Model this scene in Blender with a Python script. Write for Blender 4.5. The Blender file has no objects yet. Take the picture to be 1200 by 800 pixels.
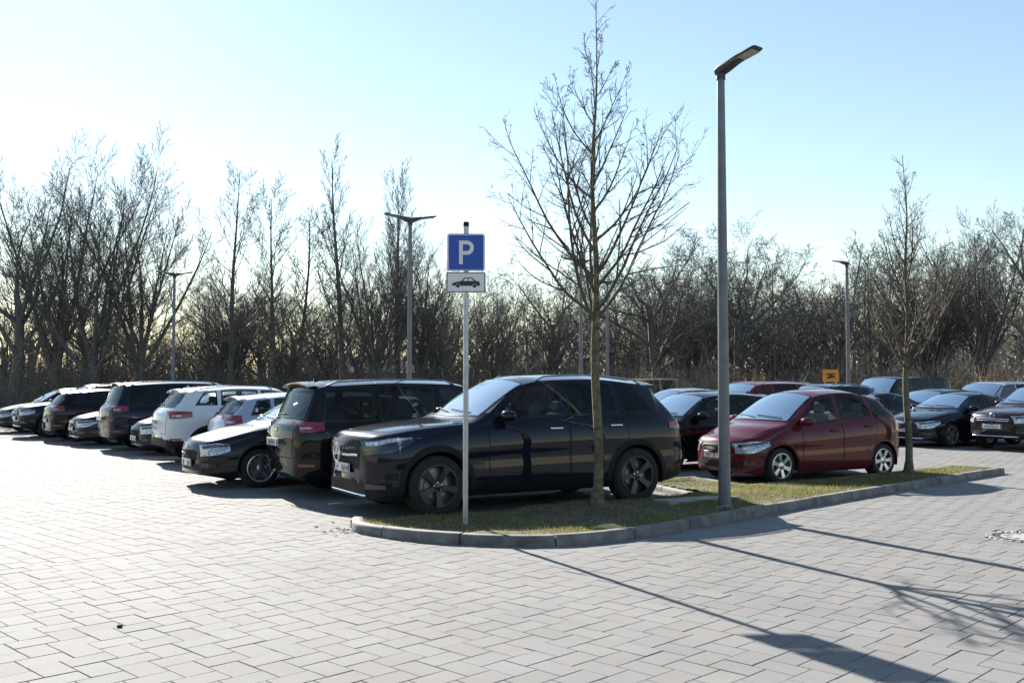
import bpy, bmesh, math, random
import numpy as np
from mathutils import Vector, Matrix
from mathutils.bvhtree import BVHTree

R_ = math.radians
SC = bpy.context.scene
COL = SC.collection

# ------------------------------------------------------------------ camera, sky, sun, exposure
CAM_H = 1.65
F_PX = 1150.0
cam_d = bpy.data.cameras.new('camera')
cam_d.sensor_width = 36.0
cam_d.lens = F_PX / 1200.0 * 36.0
cam_d.clip_start = 0.05
cam_d.clip_end = 3000
cam = bpy.data.objects.new('camera', cam_d)
cam.location = (0, 0, CAM_H)
cam.rotation_euler = (R_(90 + 2.44), 0, 0)
COL.objects.link(cam)
SC.camera = cam

SUN_AZ = -27.0      # degrees from +Y, negative = to the left
SUN_EL = 28.5
w = bpy.data.worlds.new('World')
SC.world = w
w.use_nodes = True
wn, wl = w.node_tree.nodes, w.node_tree.links
wn.clear()
sky = wn.new('ShaderNodeTexSky')
sky.sky_type = 'NISHITA'
sky.sun_disc = False
sky.sun_elevation = R_(SUN_EL)
sky.sun_rotation = R_(SUN_AZ)
sky.altitude = 50
sky.air_density = 1.25
sky.dust_density = 0.09
sky.ozone_density = 1.0
bg = wn.new('ShaderNodeBackground')
bg.inputs['Strength'].default_value = 0.063
wo = wn.new('ShaderNodeOutputWorld')
wl.new(sky.outputs[0], bg.inputs['Color'])
wl.new(bg.outputs[0], wo.inputs['Surface'])

sun_d = bpy.data.lights.new('sun', 'SUN')
sun_d.energy = 5.0
sun_d.angle = R_(0.53)
sun_d.color = (1.0, 0.945, 0.87)
sun = bpy.data.objects.new('sun', sun_d)
sv = Vector((math.sin(R_(SUN_AZ)) * math.cos(R_(SUN_EL)), math.cos(R_(SUN_AZ)) * math.cos(R_(SUN_EL)), math.sin(R_(SUN_EL))))
sun.rotation_euler = (-sv).to_track_quat('-Z', 'Y').to_euler()
sun.location = (-20, 40, 40)
COL.objects.link(sun)

vs = SC.view_settings
vs.view_transform = 'Standard'
vs.look = 'None'
vs.exposure = 1.44
vs.gamma = 1.0
vs.use_curve_mapping = False
SC.cycles.max_bounces = 6
SC.cycles.transparent_max_bounces = 12
SC.cycles.caustics_reflective = False
SC.cycles.caustics_refractive = False

# ------------------------------------------------------------------ helpers
def tag(o, label=None, cat=None, group=None, kind=None):
    if label: o['label'] = label
    if cat: o['category'] = cat
    if group: o['group'] = group
    if kind: o['kind'] = kind
    return o

def empty(name, loc=(0, 0, 0), rz=0.0):
    o = bpy.data.objects.new(name, None)
    o.empty_display_size = 0.2
    o.location = loc
    o.rotation_euler = (0, 0, rz)
    COL.objects.link(o)
    return o

def link_mesh(name, me, parent=None):
    o = bpy.data.objects.new(name, me)
    COL.objects.link(o)
    if parent is not None: o.parent = parent
    return o

class MB:
    def __init__(s): s.v = []; s.f = []
    def add(s, vs_, fs_):
        b = len(s.v)
        s.v.extend([tuple(p) for p in vs_]); s.f.extend([tuple(i + b for i in f) for f in fs_])
    def box(s, c, d, rot=None, bev=0.0):
        x, y, z = d[0] / 2, d[1] / 2, d[2] / 2
        if bev > 0:
            b = min(bev, x * .95, y * .95, z * .95)
            vs_ = []
            # 24 vertices: chamfered box
            idx = {}
            for sx in (-1, 1):
                for sy in (-1, 1):
                    for sz in (-1, 1):
                        for ax in range(3):
                            p = [sx * x, sy * y, sz * z]
                            for k in range(3):
                                if k != ax:
                                    p[k] -= (sx, sy, sz)[k] * b
                            idx[(sx, sy, sz, ax)] = len(vs_)
                            vs_.append(Vector(p))
            fs_ = []
            for ax in range(3):
                o1, o2 = [(1, 2), (2, 0), (0, 1)][ax]
                for sg in (-1, 1):
                    q = []
                    for a_, b_ in ((-1, -1), (1, -1), (1, 1), (-1, 1)):
                        sgn = [0, 0, 0]; sgn[ax] = sg; sgn[o1] = a_; sgn[o2] = b_
                        q.append(idx[(*sgn, ax)])
                    fs_.append(q if sg > 0 else q[::-1])
            for ax in range(3):     # edges running along ax
                o1, o2 = [(1, 2), (2, 0), (0, 1)][ax]
                for a_ in (-1, 1):
                    for b_ in (-1, 1):
                        s1 = [0, 0, 0]; s1[ax] = -1; s1[o1] = a_; s1[o2] = b_
                        s2 = list(s1); s2[ax] = 1
                        q = [idx[(*s1, o1)], idx[(*s2, o1)], idx[(*s2, o2)], idx[(*s1, o2)]]
                        fs_.append(q)
            for sx in (-1, 1):
                for sy in (-1, 1):
                    for sz in (-1, 1):
                        fs_.append([idx[(sx, sy, sz, k)] for k in range(3)])
        else:
            vs_ = [Vector((i * x, j * y, k * z)) for i in (-1, 1) for j in (-1, 1) for k in (-1, 1)]
            fs_ = [(0, 1, 3, 2), (4, 6, 7, 5), (0, 4, 5, 1), (2, 3, 7, 6), (0, 2, 6, 4), (1, 5, 7, 3)]
        if rot is not None: vs_ = [rot @ p for p in vs_]
        c = Vector(c)
        s.add([p + c for p in vs_], fs_)
    def tube(s, pts, rad, k=6, cap=True):
        pts = [Vector(p) for p in pts]
        n = len(pts)
        if not hasattr(rad, '__len__'): rad = [rad] * n
        rings = []
        ref = None
        for i in range(n):
            d = (pts[min(i + 1, n - 1)] - pts[max(i - 1, 0)])
            if d.length < 1e-9: d = Vector((0, 0, 1))
            d.normalize()
            if ref is None:
                ref = Vector((1, 0, 0)) if abs(d.x) < .8 else Vector((0, 1, 0))
            u = ref - d * ref.dot(d)
            if u.length < 1e-6:
                u = d.orthogonal()
            u.normalize(); ref = u
            v = d.cross(u)
            rings.append([pts[i] + (u * math.cos(2 * math.pi * j / k) + v * math.sin(2 * math.pi * j / k)) * rad[i] for j in range(k)])
        b = len(s.v)
        for r in rings: s.v.extend([tuple(p) for p in r])
        for i in range(n - 1):
            for j in range(k):
                j2 = (j + 1) % k
                s.f.append((b + i * k + j, b + i * k + j2, b + (i + 1) * k + j2, b + (i + 1) * k + j))
        if cap:
            s.f.append(tuple(b + j for j in range(k))[::-1])
            s.f.append(tuple(b + (n - 1) * k + j for j in range(k)))
    def lathe(s, prof, n=24, axis='z', c=(0, 0, 0), closed=False):
        # prof: list of (r, h)
        b = len(s.v); m = len(prof); c = Vector(c)
        for i in range(n):
            a = 2 * math.pi * i / n
            for r, h in prof:
                p = Vector((r * math.cos(a), r * math.sin(a), h))
                if axis == 'y': p = Vector((p.x, p.z, p.y))
                if axis == 'x': p = Vector((p.z, p.x, p.y))
                s.v.append(tuple(p + c))
        for i in range(n):
            i2 = (i + 1) % n
            for j in range(m - 1 + (1 if closed else 0)):
                j2 = (j + 1) % m
                s.f.append((b + i * m + j, b + i2 * m + j, b + i2 * m + j2, b + i * m + j2))
    def prism(s, outline, z0, z1, mat=None):
        # outline: 2D points, extruded in z then transformed
        b = len(s.v); n = len(outline)
        for z in (z0, z1):
            for x, y in outline:
                p = Vector((x, y, z))
                if mat is not None: p = mat @ p
                s.v.append(tuple(p))
        s.f.append(tuple(b + i for i in range(n))[::-1])
        s.f.append(tuple(b + n + i for i in range(n)))
        for i in range(n):
            j = (i + 1) % n
            s.f.append((b + i, b + j, b + n + j, b + n + i))
    def mesh(s, name, mat, smooth=None):
        me = bpy.data.meshes.new(name)
        me.from_pydata(s.v, [], s.f)
        if mat is not None: me.materials.append(mat)
        if smooth is not None:
            me.polygons.foreach_set('use_smooth', [True] * len(me.polygons))
            me.set_sharp_from_angle(angle=R_(smooth))
        me.update()
        return me
    def build(s, name, mat, parent=None, smooth=None):
        return link_mesh(name, s.mesh(name, mat, smooth), parent)

def copy_tree(o, parent=None):
    c = o.copy()
    COL.objects.link(c)
    c.parent = parent
    for ch in list(o.children):
        copy_tree(ch, c)
    return c

# ------------------------------------------------------------------ materials
MATS = {}
def mat(name, col, rough=.6, metal=0.0, noise=0.0, nscale=8.0, bump=0.0, bscale=40.0, coat=0.0, spec=.5, coords='Object', col2=None):
    if name in MATS: return MATS[name]
    m = bpy.data.materials.new(name); m.use_nodes = True
    nt = m.node_tree; N, Lk = nt.nodes, nt.links
    b = N['Principled BSDF']
    b.inputs['Base Color'].default_value = (*col, 1)
    b.inputs['Roughness'].default_value = rough
    b.inputs['Metallic'].default_value = metal
    b.inputs['Specular IOR Level'].default_value = spec
    if coat:
        b.inputs['Coat Weight'].default_value = coat
        b.inputs['Coat Roughness'].default_value = .05
    if noise or bump:
        tc = N.new('ShaderNodeTexCoord')
    if noise:
        nz = N.new('ShaderNodeTexNoise'); nz.inputs['Scale'].default_value = nscale; nz.inputs['Detail'].default_value = 6
        Lk.new(tc.outputs[coords], nz.inputs['Vector'])
        rp = N.new('ShaderNodeValToRGB')
        c2 = col2 if col2 else tuple(min(1, c * (1 + noise)) for c in col)
        c1 = tuple(c * (1 - noise) for c in col)
        rp.color_ramp.elements[0].position = .3; rp.color_ramp.elements[0].color = (*c1, 1)
        rp.color_ramp.elements[1].position = .7; rp.color_ramp.elements[1].color = (*c2, 1)
        Lk.new(nz.outputs['Fac'], rp.inputs['Fac']); Lk.new(rp.outputs['Color'], b.inputs['Base Color'])
    if bump:
        nb = N.new('ShaderNodeTexNoise'); nb.inputs['Scale'].default_value = bscale; nb.inputs['Detail'].default_value = 5
        Lk.new(tc.outputs[coords], nb.inputs['Vector'])
        bp = N.new('ShaderNodeBump'); bp.inputs['Strength'].default_value = bump; bp.inputs['Distance'].default_value = .01
        Lk.new(nb.outputs['Fac'], bp.inputs['Height']); Lk.new(bp.outputs['Normal'], b.inputs['Normal'])
    MATS[name] = m
    return m

def paint(name, col, metal=0.0, rough=.38, dust=(.09, .088, .084)):
    key = 'paint_' + name
    if key in MATS: return MATS[key]
    m = bpy.data.materials.new(key); m.use_nodes = True
    nt = m.node_tree; N, Lk = nt.nodes, nt.links
    b = N['Principled BSDF']
    b.inputs['Metallic'].default_value = metal
    b.inputs['Roughness'].default_value = rough
    b.inputs['Coat Weight'].default_value = 1.0
    b.inputs['Coat IOR'].default_value = 1.40
    b.inputs['Specular IOR Level'].default_value = .02
    tc = N.new('ShaderNodeTexCoord')
    nz = N.new('ShaderNodeTexNoise'); nz.inputs['Scale'].default_value = 3.0; nz.inputs['Detail'].default_value = 8; nz.inputs['Roughness'].default_value = .65
    Lk.new(tc.outputs['Object'], nz.inputs['Vector'])
    sx = N.new('ShaderNodeSeparateXYZ'); Lk.new(tc.outputs['Object'], sx.inputs[0])
    mr = N.new('ShaderNodeMapRange'); mr.inputs['From Min'].default_value = .75; mr.inputs['From Max'].default_value = .15
    mr.inputs['To Min'].default_value = 0.0; mr.inputs['To Max'].default_value = .055
    Lk.new(sx.outputs['Z'], mr.inputs['Value'])
    mu = N.new('ShaderNodeMath'); mu.operation = 'MULTIPLY'
    Lk.new(mr.outputs[0], mu.inputs[0]); Lk.new(nz.outputs['Fac'], mu.inputs[1])
    ad = N.new('ShaderNodeMath'); ad.operation = 'MULTIPLY_ADD'; ad.inputs[1].default_value = .006; ad.inputs[2].default_value = 0
    Lk.new(nz.outputs['Fac'], ad.inputs[0])
    a2 = N.new('ShaderNodeMath'); a2.operation = 'ADD'; Lk.new(mu.outputs[0], a2.inputs[0]); Lk.new(ad.outputs[0], a2.inputs[1])
    mx = N.new('ShaderNodeMix'); mx.data_type = 'RGBA'
    mx.inputs[6].default_value = (*col, 1); mx.inputs[7].default_value = (*dust, 1)
    Lk.new(a2.outputs[0], mx.inputs[0]); Lk.new(mx.outputs[2], b.inputs['Base Color'])
    cr = N.new('ShaderNodeMapRange'); cr.inputs['To Min'].default_value = .005; cr.inputs['To Max'].default_value = .045
    Lk.new(nz.outputs['Fac'], cr.inputs['Value']); Lk.new(cr.outputs[0], b.inputs['Coat Roughness'])
    MATS[key] = m
    return m

def glass(name, tint=(.30, .34, .34)):
    if name in MATS: return MATS[name]
    m = bpy.data.materials.new(name); m.use_nodes = True
    nt = m.node_tree; N, Lk = nt.nodes, nt.links
    N.remove(N['Principled BSDF'])
    tr = N.new('ShaderNodeBsdfTransparent'); tr.inputs[0].default_value = (*tint, 1)
    gl = N.new('ShaderNodeBsdfGlossy'); gl.inputs['Roughness'].default_value = .015; gl.inputs[0].default_value = (.72, .77, .78, 1)
    df = N.new('ShaderNodeBsdfDiffuse'); df.inputs[0].default_value = (.55, .55, .52, 1)
    fr = N.new('ShaderNodeFresnel'); fr.inputs[0].default_value = 1.42
    m1 = N.new('ShaderNodeMixShader'); m2 = N.new('ShaderNodeMixShader')
    # film of dust on the pane
    tc = N.new('ShaderNodeTexCoord'); nz = N.new('ShaderNodeTexNoise'); nz.inputs['Scale'].default_value = 5; nz.inputs['Detail'].default_value = 8
    Lk.new(tc.outputs['Object'], nz.inputs['Vector'])
    mr = N.new('ShaderNodeMapRange'); mr.inputs['From Min'].default_value = .3; mr.inputs['From Max'].default_value = .8
    mr.inputs['To Min'].default_value = .0; mr.inputs['To Max'].default_value = .03
    Lk.new(nz.outputs['Fac'], mr.inputs['Value'])
    Lk.new(mr.outputs[0], m1.inputs[0]); Lk.new(tr.outputs[0], m1.inputs[1]); Lk.new(df.outputs[0], m1.inputs[2])
    Lk.new(fr.outputs[0], m2.inputs[0]); Lk.new(m1.outputs[0], m2.inputs[1]); Lk.new(gl.outputs[0], m2.inputs[2])
    Lk.new(m2.outputs[0], N['Material Output'].inputs['Surface'])
    MATS[name] = m
    return m

M_tyre = mat('tyre_rubber', (.018, .018, .019), .85, noise=.35, nscale=9)
M_black = mat('black_plastic', (.010, .010, .011), .6, noise=.4, nscale=14, spec=.22)
M_gloss = mat('gloss_black_trim', (.006, .006, .007), .12)
M_chrome = mat('chrome', (.82, .83, .85), .10, 1.0)
M_alu = mat('rim_alloy', (.56, .57, .60), .28, .9, noise=.12, nscale=10)
M_rimdark = mat('rim_dark', (.055, .056, .062), .30, .6)
M_brake = mat('brake_disc_steel', (.22, .215, .21), .42, .8)
M_liner = mat('arch_liner', (.008, .008, .008), .95)
M_seat = mat('seat_cloth', (.055, .055, .06), .9, noise=.3, nscale=30)
M_seatl = mat('seat_cloth_grey', (.16, .15, .14), .9, noise=.2, nscale=30)
M_plate = mat('plate_white', (.78, .78, .76), .4)
M_plateb = mat('plate_blue', (.02, .08, .45), .4)
M_ink = mat('plate_ink', (.015, .015, .017), .5)
M_glass = glass('car_glass', (.74, .80, .79))
M_glassd = glass('privacy_glass', (.20, .21, .23))
M_red = mat('lamp_red', (.20, .004, .010), .12, coat=1.0, noise=.3, nscale=30, col2=(.36, .02, .03))
M_lampw = mat('lamp_clear', (.40, .44, .50), .12, .35, coat=1.0, noise=.5, nscale=26, col2=(.78, .82, .88))
M_lampdark = mat('lamp_housing', (.04, .042, .05), .12, .5, coat=1.0)
M_orange = mat('lamp_amber', (.65, .18, .02), .2, coat=1.0)
M_galv = mat('galvanised_steel', (.42, .43, .45), .42, .75, noise=.12, nscale=20)
M_lamppole = mat('lamp_pole_paint', (.15, .158, .175), .45, .4, noise=.14, nscale=6)
M_lamphead = mat('lamp_head_paint', (.05, .052, .056), .45, .3)
M_lens = mat('lamp_lens', (.34, .30, .25), .25, .1)

# ------------------------------------------------------------------ layout directions
AX = Vector((math.cos(R_(45.5)), math.sin(R_(45.5)), 0))      # driveway direction
PX = Vector((math.sin(R_(45.5)), -math.cos(R_(45.5)), 0))

# ------------------------------------------------------------------ ground
def terrain():
    bm = bmesh.new()
    bmesh.ops.create_grid(bm, x_segments=60, y_segments=60, size=700)
    me = bpy.data.meshes.new('ground'); bm.to_mesh(me); bm.free()
    m = mat('leaf_litter', (.055, .05, .035), .95, noise=.45, nscale=.6, bump=.6, bscale=3, col2=(.085, .085, .045))
    me.materials.append(m)
    o = link_mesh('ground', me); o.location = (0, 300, -.06)
    tag(o, kind='structure')
terrain()

ISLAND_FRONT = [(-1.86, 11.46), (-1.78, 11.0), (-1.54, 10.72), (-.956, 10.27), (-.174, 10.02), (.25, 9.99), (.70, 10.10),
                (1.20, 10.42), (1.66, 10.84), (2.10, 11.30), (3.24, 12.46), (4.26, 13.50), (6.6, 15.75), (9.02, 18.05)]
ISLAND_BACK = [(8.35, 18.75), (5.0, 16.15), (3.62, 15.30), (3.05, 16.6), (1.95, 15.95), (2.62, 13.95), (.66, 12.60), (-1.62, 11.46)]
ISLAND = ISLAND_FRONT + ISLAND_BACK

def inside(p, poly):
    x, y = p; c = False; n = len(poly)
    for i in range(n):
        x1, y1 = poly[i]; x2, y2 = poly[(i + 1) % n]
        if (y1 > y) != (y2 > y) and x < (x2 - x1) * (y - y1) / (y2 - y1) + x1: c = not c
    return c

def edge_dist(p, poly):
    P = Vector(p); best = 1e9; n = len(poly)
    for i in range(n):
        a = Vector(poly[i]); b = Vector(poly[(i + 1) % n])
        t = max(0, min(1, (P - a).dot(b - a) / max(1e-9, (b - a).length_squared)))
        best = min(best, (a + (b - a) * t - P).length)
    return best

def paver_material(name, use_obj):
    m = bpy.data.materials.new(name); m.use_nodes = True
    nt = m.node_tree; N, Lk = nt.nodes, nt.links
    b = N['Principled BSDF']
    if use_obj:
        oi = N.new('ShaderNodeObjectInfo'); tone = oi.outputs['Random']
    else:
        at = N.new('ShaderNodeAttribute'); at.attribute_name = 'tone'; tone = at.outputs['Fac']
    geo = N.new('ShaderNodeNewGeometry')
    rp = N.new('ShaderNodeValToRGB')
    e = rp.color_ramp.elements
    e[0].position = 0; e[0].color = (0.195, 0.191, 0.183, 1)
    e[1].position = 1; e[1].color = (0.224, 0.221, 0.208, 1)
    x = e.new(.30); x.color = (0.218, 0.204, 0.194, 1)
    x = e.new(.55); x.color = (0.210, 0.207, 0.198, 1)
    x = e.new(.8); x.color = (0.204, 0.202, 0.196, 1)
    Lk.new(tone, rp.inputs['Fac'])
    n1 = N.new('ShaderNodeTexNoise'); n1.inputs['Scale'].default_value = 160; n1.inputs['Detail'].default_value = 3
    n2 = N.new('ShaderNodeTexNoise'); n2.inputs['Scale'].default_value = .8; n2.inputs['Detail'].default_value = 7; n2.inputs['Roughness'].default_value = .62
    for n_ in (n1, n2): Lk.new(geo.outputs['Position'], n_.inputs['Vector'])
    r1 = N.new('ShaderNodeMapRange'); r1.inputs['From Min'].default_value = .3; r1.inputs['From Max'].default_value = .7
    r1.inputs['To Min'].default_value = .84; r1.inputs['To Max'].default_value = 1.14
    Lk.new(n1.outputs['Fac'], r1.inputs['Value'])
    r2 = N.new('ShaderNodeMapRange'); r2.inputs['From Min'].default_value = .3; r2.inputs['From Max'].default_value = .7
    r2.inputs['To Min'].default_value = .86; r2.inputs['To Max'].default_value = 1.08
    Lk.new(n2.outputs['Fac'], r2.inputs['Value'])
    mm = N.new('ShaderNodeMath'); mm.operation = 'MULTIPLY'; Lk.new(r1.outputs[0], mm.inputs[0]); Lk.new(r2.outputs[0], mm.inputs[1])
    n3 = N.new('ShaderNodeTexNoise'); n3.inputs['Scale'].default_value = 1.9; n3.inputs['Detail'].default_value = 4; n3.inputs['Roughness'].default_value = .7
    Lk.new(geo.outputs['Position'], n3.inputs['Vector'])
    r3 = N.new('ShaderNodeMapRange'); r3.inputs['From Min'].default_value = .68; r3.inputs['From Max'].default_value = .76
    r3.inputs['To Min'].default_value = 1.0; r3.inputs['To Max'].default_value = .80
    Lk.new(n3.outputs['Fac'], r3.inputs['Value'])
    m3 = N.new('ShaderNodeMath'); m3.operation = 'MULTIPLY'; Lk.new(mm.outputs[0], m3.inputs[0]); Lk.new(r3.outputs[0], m3.inputs[1]); mm = m3
    mx = N.new('ShaderNodeVectorMath'); mx.operation = 'SCALE'
    Lk.new(rp.outputs['Color'], mx.inputs[0]); Lk.new(mm.outputs[0], mx.inputs['Scale'])
    Lk.new(mx.outputs[0], b.inputs['Base Color'])
    b.inputs['Roughness'].default_value = .85
    b.inputs['Specular IOR Level'].default_value = .22
    bp = N.new('ShaderNodeBump'); bp.inputs['Strength'].default_value = .35; bp.inputs['Distance'].default_value = .004
    Lk.new(n1.outputs['Fac'], bp.inputs['Height']); Lk.new(bp.outputs['Normal'], b.inputs['Normal'])
    return m

MANHOLE = (5.55, 10.62)
def paving():
    rng = random.Random(3)
    bed = MB()
    bed.v = [(-70, -60, -.016), (70, -60, -.016), (70, 46, -.016), (-70, 46, -.016)]; bed.f = [(0, 1, 2, 3)]
    m = mat('joint_sand', (.105, .10, .088), .95, noise=.45, nscale=3, coords='Object', col2=(.17, .162, .142))
    # away from the laid blocks the same sheet stands for the finished grey paving
    N, Lk = m.node_tree.nodes, m.node_tree.links; pb_ = N['Principled BSDF']; old = pb_.inputs['Base Color'].links[0].from_socket
    tc = N.new('ShaderNodeTexCoord'); sx = N.new('ShaderNodeSeparateXYZ'); Lk.new(tc.outputs['Object'], sx.inputs[0])
    ab = N.new('ShaderNodeMath'); ab.operation = 'ABSOLUTE'; Lk.new(sx.outputs['X'], ab.inputs[0])
    ml = N.new('ShaderNodeMath'); ml.operation = 'MULTIPLY_ADD'; ml.inputs[1].default_value = .56; ml.inputs[2].default_value = .5; Lk.new(sx.outputs['Y'], ml.inputs[0])
    g1 = N.new('ShaderNodeMath'); g1.operation = 'GREATER_THAN'; Lk.new(ab.outputs[0], g1.inputs[0]); Lk.new(ml.outputs[0], g1.inputs[1])
    l1 = N.new('ShaderNodeMath'); l1.operation = 'LESS_THAN'; l1.inputs[1].default_value = 3.5; Lk.new(sx.outputs['Y'], l1.inputs[0])
    mxm = N.new('ShaderNodeMath'); mxm.operation = 'MAXIMUM'; Lk.new(g1.outputs[0], mxm.inputs[0]); Lk.new(l1.outputs[0], mxm.inputs[1])
    mc = N.new('ShaderNodeMix'); mc.data_type = 'RGBA'; mc.inputs[7].default_value = (.19, .185, .18, 1)
    Lk.new(mxm.outputs[0], mc.inputs[0]); Lk.new(old, mc.inputs[6]); Lk.new(mc.outputs[2], pb_.inputs['Base Color'])
    bo = bed.build('parking_lot_paving', m)
    tag(bo, kind='structure')
    MA = paver_material('concrete_paver_field', False); MBo = paver_material('concrete_paver', True)
    PL, PW, J = .28, .187, .0038
    c = .0028
    # one shared paver mesh, local x along its length
    def paver_geo(L, W, full=True):
        x, y = (L - J) / 2, (W - J) / 2
        t = [(-x + c, -y + c, 0), (x - c, -y + c, 0), (x - c, y - c, 0), (-x + c, y - c, 0)]
        e = [(-x, -y, -c), (x, -y, -c), (x, y, -c), (-x, y, -c)]
        bt = [(-x, -y, -.014), (x, -y, -.014), (x, y, -.014), (-x, y, -.014)]
        V = t + e + (bt if full else [])
        F = [(0, 1, 2, 3)] + [(i, 4 + i, 4 + (i + 1) % 4, (i + 1) % 4)[::-1] if False else ((i + 1) % 4, i, 4 + i, 4 + (i + 1) % 4) for i in range(4)]
        if full: F += [(4 + (i + 1) % 4, 4 + i, 8 + i, 8 + (i + 1) % 4) for i in range(4)]
        return V, F
    V0, F0 = paver_geo(PL, PW, True)
    V1, F1 = paver_geo(PL, PW, False)
    me0 = bpy.data.meshes.new('paver'); me0.from_pydata(V0, [], F0); me0.materials.append(MBo)
    BOUND = -9.38     # p coordinate of the line between driveway and aisle
    cells = []
    def visible(x, y):
        if y < 3.6 or y > 44: return False
        return abs(x) < .565 * y + .6
    def put(ac, bc, ang, cut):
        x = AX.x * ac + PX.x * bc; y = AX.y * ac + PX.y * bc
        if not visible(x, y): return
        if -2.2 < x < 9.4 and 9.6 < y < 19.2:
            if inside((x, y), ISLAND) and edge_dist((x, y), ISLAND) > .17: return
        if math.hypot(x - MANHOLE[0], y - MANHOLE[1]) < .43: return
        cells.append((math.hypot(x, y), x, y, ang, cut))
    angA = math.atan2(AX.y, AX.x); angP = math.atan2(PX.y, PX.x)
    # driveway: herringbone of 3:2 blocks; k runs along the diagonal, m from strip to strip
    for m_ in range(-110, 110):
        for k in range(-330, 330):
            for hv in (0, 1):
                if hv == 0: a0, a1, b0, b1 = k * PW + m_ * PL, k * PW + m_ * PL + PL, k * PW - m_ * PL, k * PW - m_ * PL + PW
                else: a0, a1, b0, b1 = k * PW + m_ * PL, k * PW + m_ * PL + PW, (k + 1) * PW - m_ * PL, (k + 1) * PW - m_ * PL + PL
                if b1 < BOUND + .02 or b0 > 30 or a1 < -20 or a0 > 60: continue
                lb = max(b0, BOUND)
                if hv == 0: put((a0 + a1) / 2, (lb + b1) / 2, angA, (PL, b1 - lb) if lb > b0 else None)
                else: put((a0 + a1) / 2, (lb + b1) / 2, angP, (b1 - lb, PW) if lb > b0 else None)
    # aisle on the left: running bond with rows square to the driveway
    for i in range(int(-60 / PW), int(70 / PW)):
        bc = (i + .5) * PW
        for j in range(int(-60 / PL), 1):
            p0 = j * PL + (i % 2) * PL * .5; p1 = p0 + PL
            if p0 > BOUND - .03: continue
            e = min(p1, BOUND)
            put(bc, (p0 + e) / 2, angP, (e - p0, PW) if e < p1 else None)
    cells.sort()
    n_single = 0
    fv, ff, ft = [], [], []
    for d, x, y, ang0, cut in cells:
        ang = ang0 + rng.gauss(0, .004)
        dz = rng.gauss(0, .0009)
        tx, ty = rng.gauss(0, .004), rng.gauss(0, .004)
        inframe = abs(x) < .525 * y and (y > 1897.5 / 352 * .985)
        if n_single < 300 and inframe and not cut:
            o = bpy.data.objects.new('paver', me0); COL.objects.link(o); o.parent = bo
            o.location = (x, y, dz); o.rotation_euler = (tx, ty, ang)
            n_single += 1
            continue
        V, F = (V0, F0) if d < 12 else (V1, F1)
        if cut: V, F = paver_geo(cut[0], cut[1], True)
        ca, sa = math.cos(ang), math.sin(ang); b = len(fv)
        for vx, vy, vz in V:
            fv.append((x + ca * vx - sa * vy, y + sa * vx + ca * vy, vz + dz - vx * ty + vy * tx))
        for f in F: ff.append(tuple(k + b for k in f))
        ft.extend([rng.random()] * len(F))
    me = bpy.data.meshes.new('paver_field'); me.from_pydata(fv, [], ff); me.materials.append(MA)
    at = me.attributes.new('tone', 'FLOAT', 'FACE'); at.data.foreach_set('value', ft)
    o = link_mesh('paver_field', me, bo); tag(o, kind='stuff')
    # manhole
    cx, cy = MANHOLE
    t = empty('manhole', (cx, cy, 0))
    iron = mat('cast_iron', (.10, .095, .09), .5, .6, noise=.3, nscale=20, bump=.5, bscale=60)
    conc = mat('manhole_concrete', (.33, .30, .28), .8, noise=.2, nscale=10)
    f = MB(); f.lathe([(.33, -.02), (.33, .002), (.30, .004), (.285, .004), (.285, -.02)], 40); f.build('frame_ring', iron, t, 30)
    g = MB(); g.lathe([(.0001, .003), (.275, .003), (.275, -.02)], 40); g.build('cover', conc, t, 30)
    h = MB(); h.box((0, 0, 0), (.06, .02, .004)); hme = h.mesh('vent_slot', iron)
    for k in range(12):
        a = k * math.pi / 6
        o = link_mesh('vent_slot', hme, t); o.location = (.21 * math.cos(a), .21 * math.sin(a), .0045); o.rotation_euler = (0, 0, a)
    cob = mat('granite_sett', (.30, .285, .28), .75, noise=.35, nscale=12)
    sm = MB(); sm.box((0, 0, -.005), (.075, .062, .022), bev=.008); sme = sm.mesh('sett', cob)
    for k in range(30):
        a = 2 * math.pi * k / 30
        o = link_mesh('sett', sme, t); o.location = (.385 * math.cos(a), .385 * math.sin(a), rng.uniform(-.003, .003)); o.rotation_euler = (0, 0, a + rng.uniform(-.1, .1))
    tag(t, 'round manhole cover ringed by small setts in the driveway', 'manhole')
    pb = MB(); pb.lathe([(.0001, .02), (.016, .017), (.022, .008), (.012, 0), (.0001, 0)], 8)
    o = pb.build('pebble', mat('pebble_dark', (.02, .02, .02), .9)); o.location = (-2.66, 6.73, .0)
    tag(o, 'small dark pebble lying alone on the pale paving', 'pebble')
paving()

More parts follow.
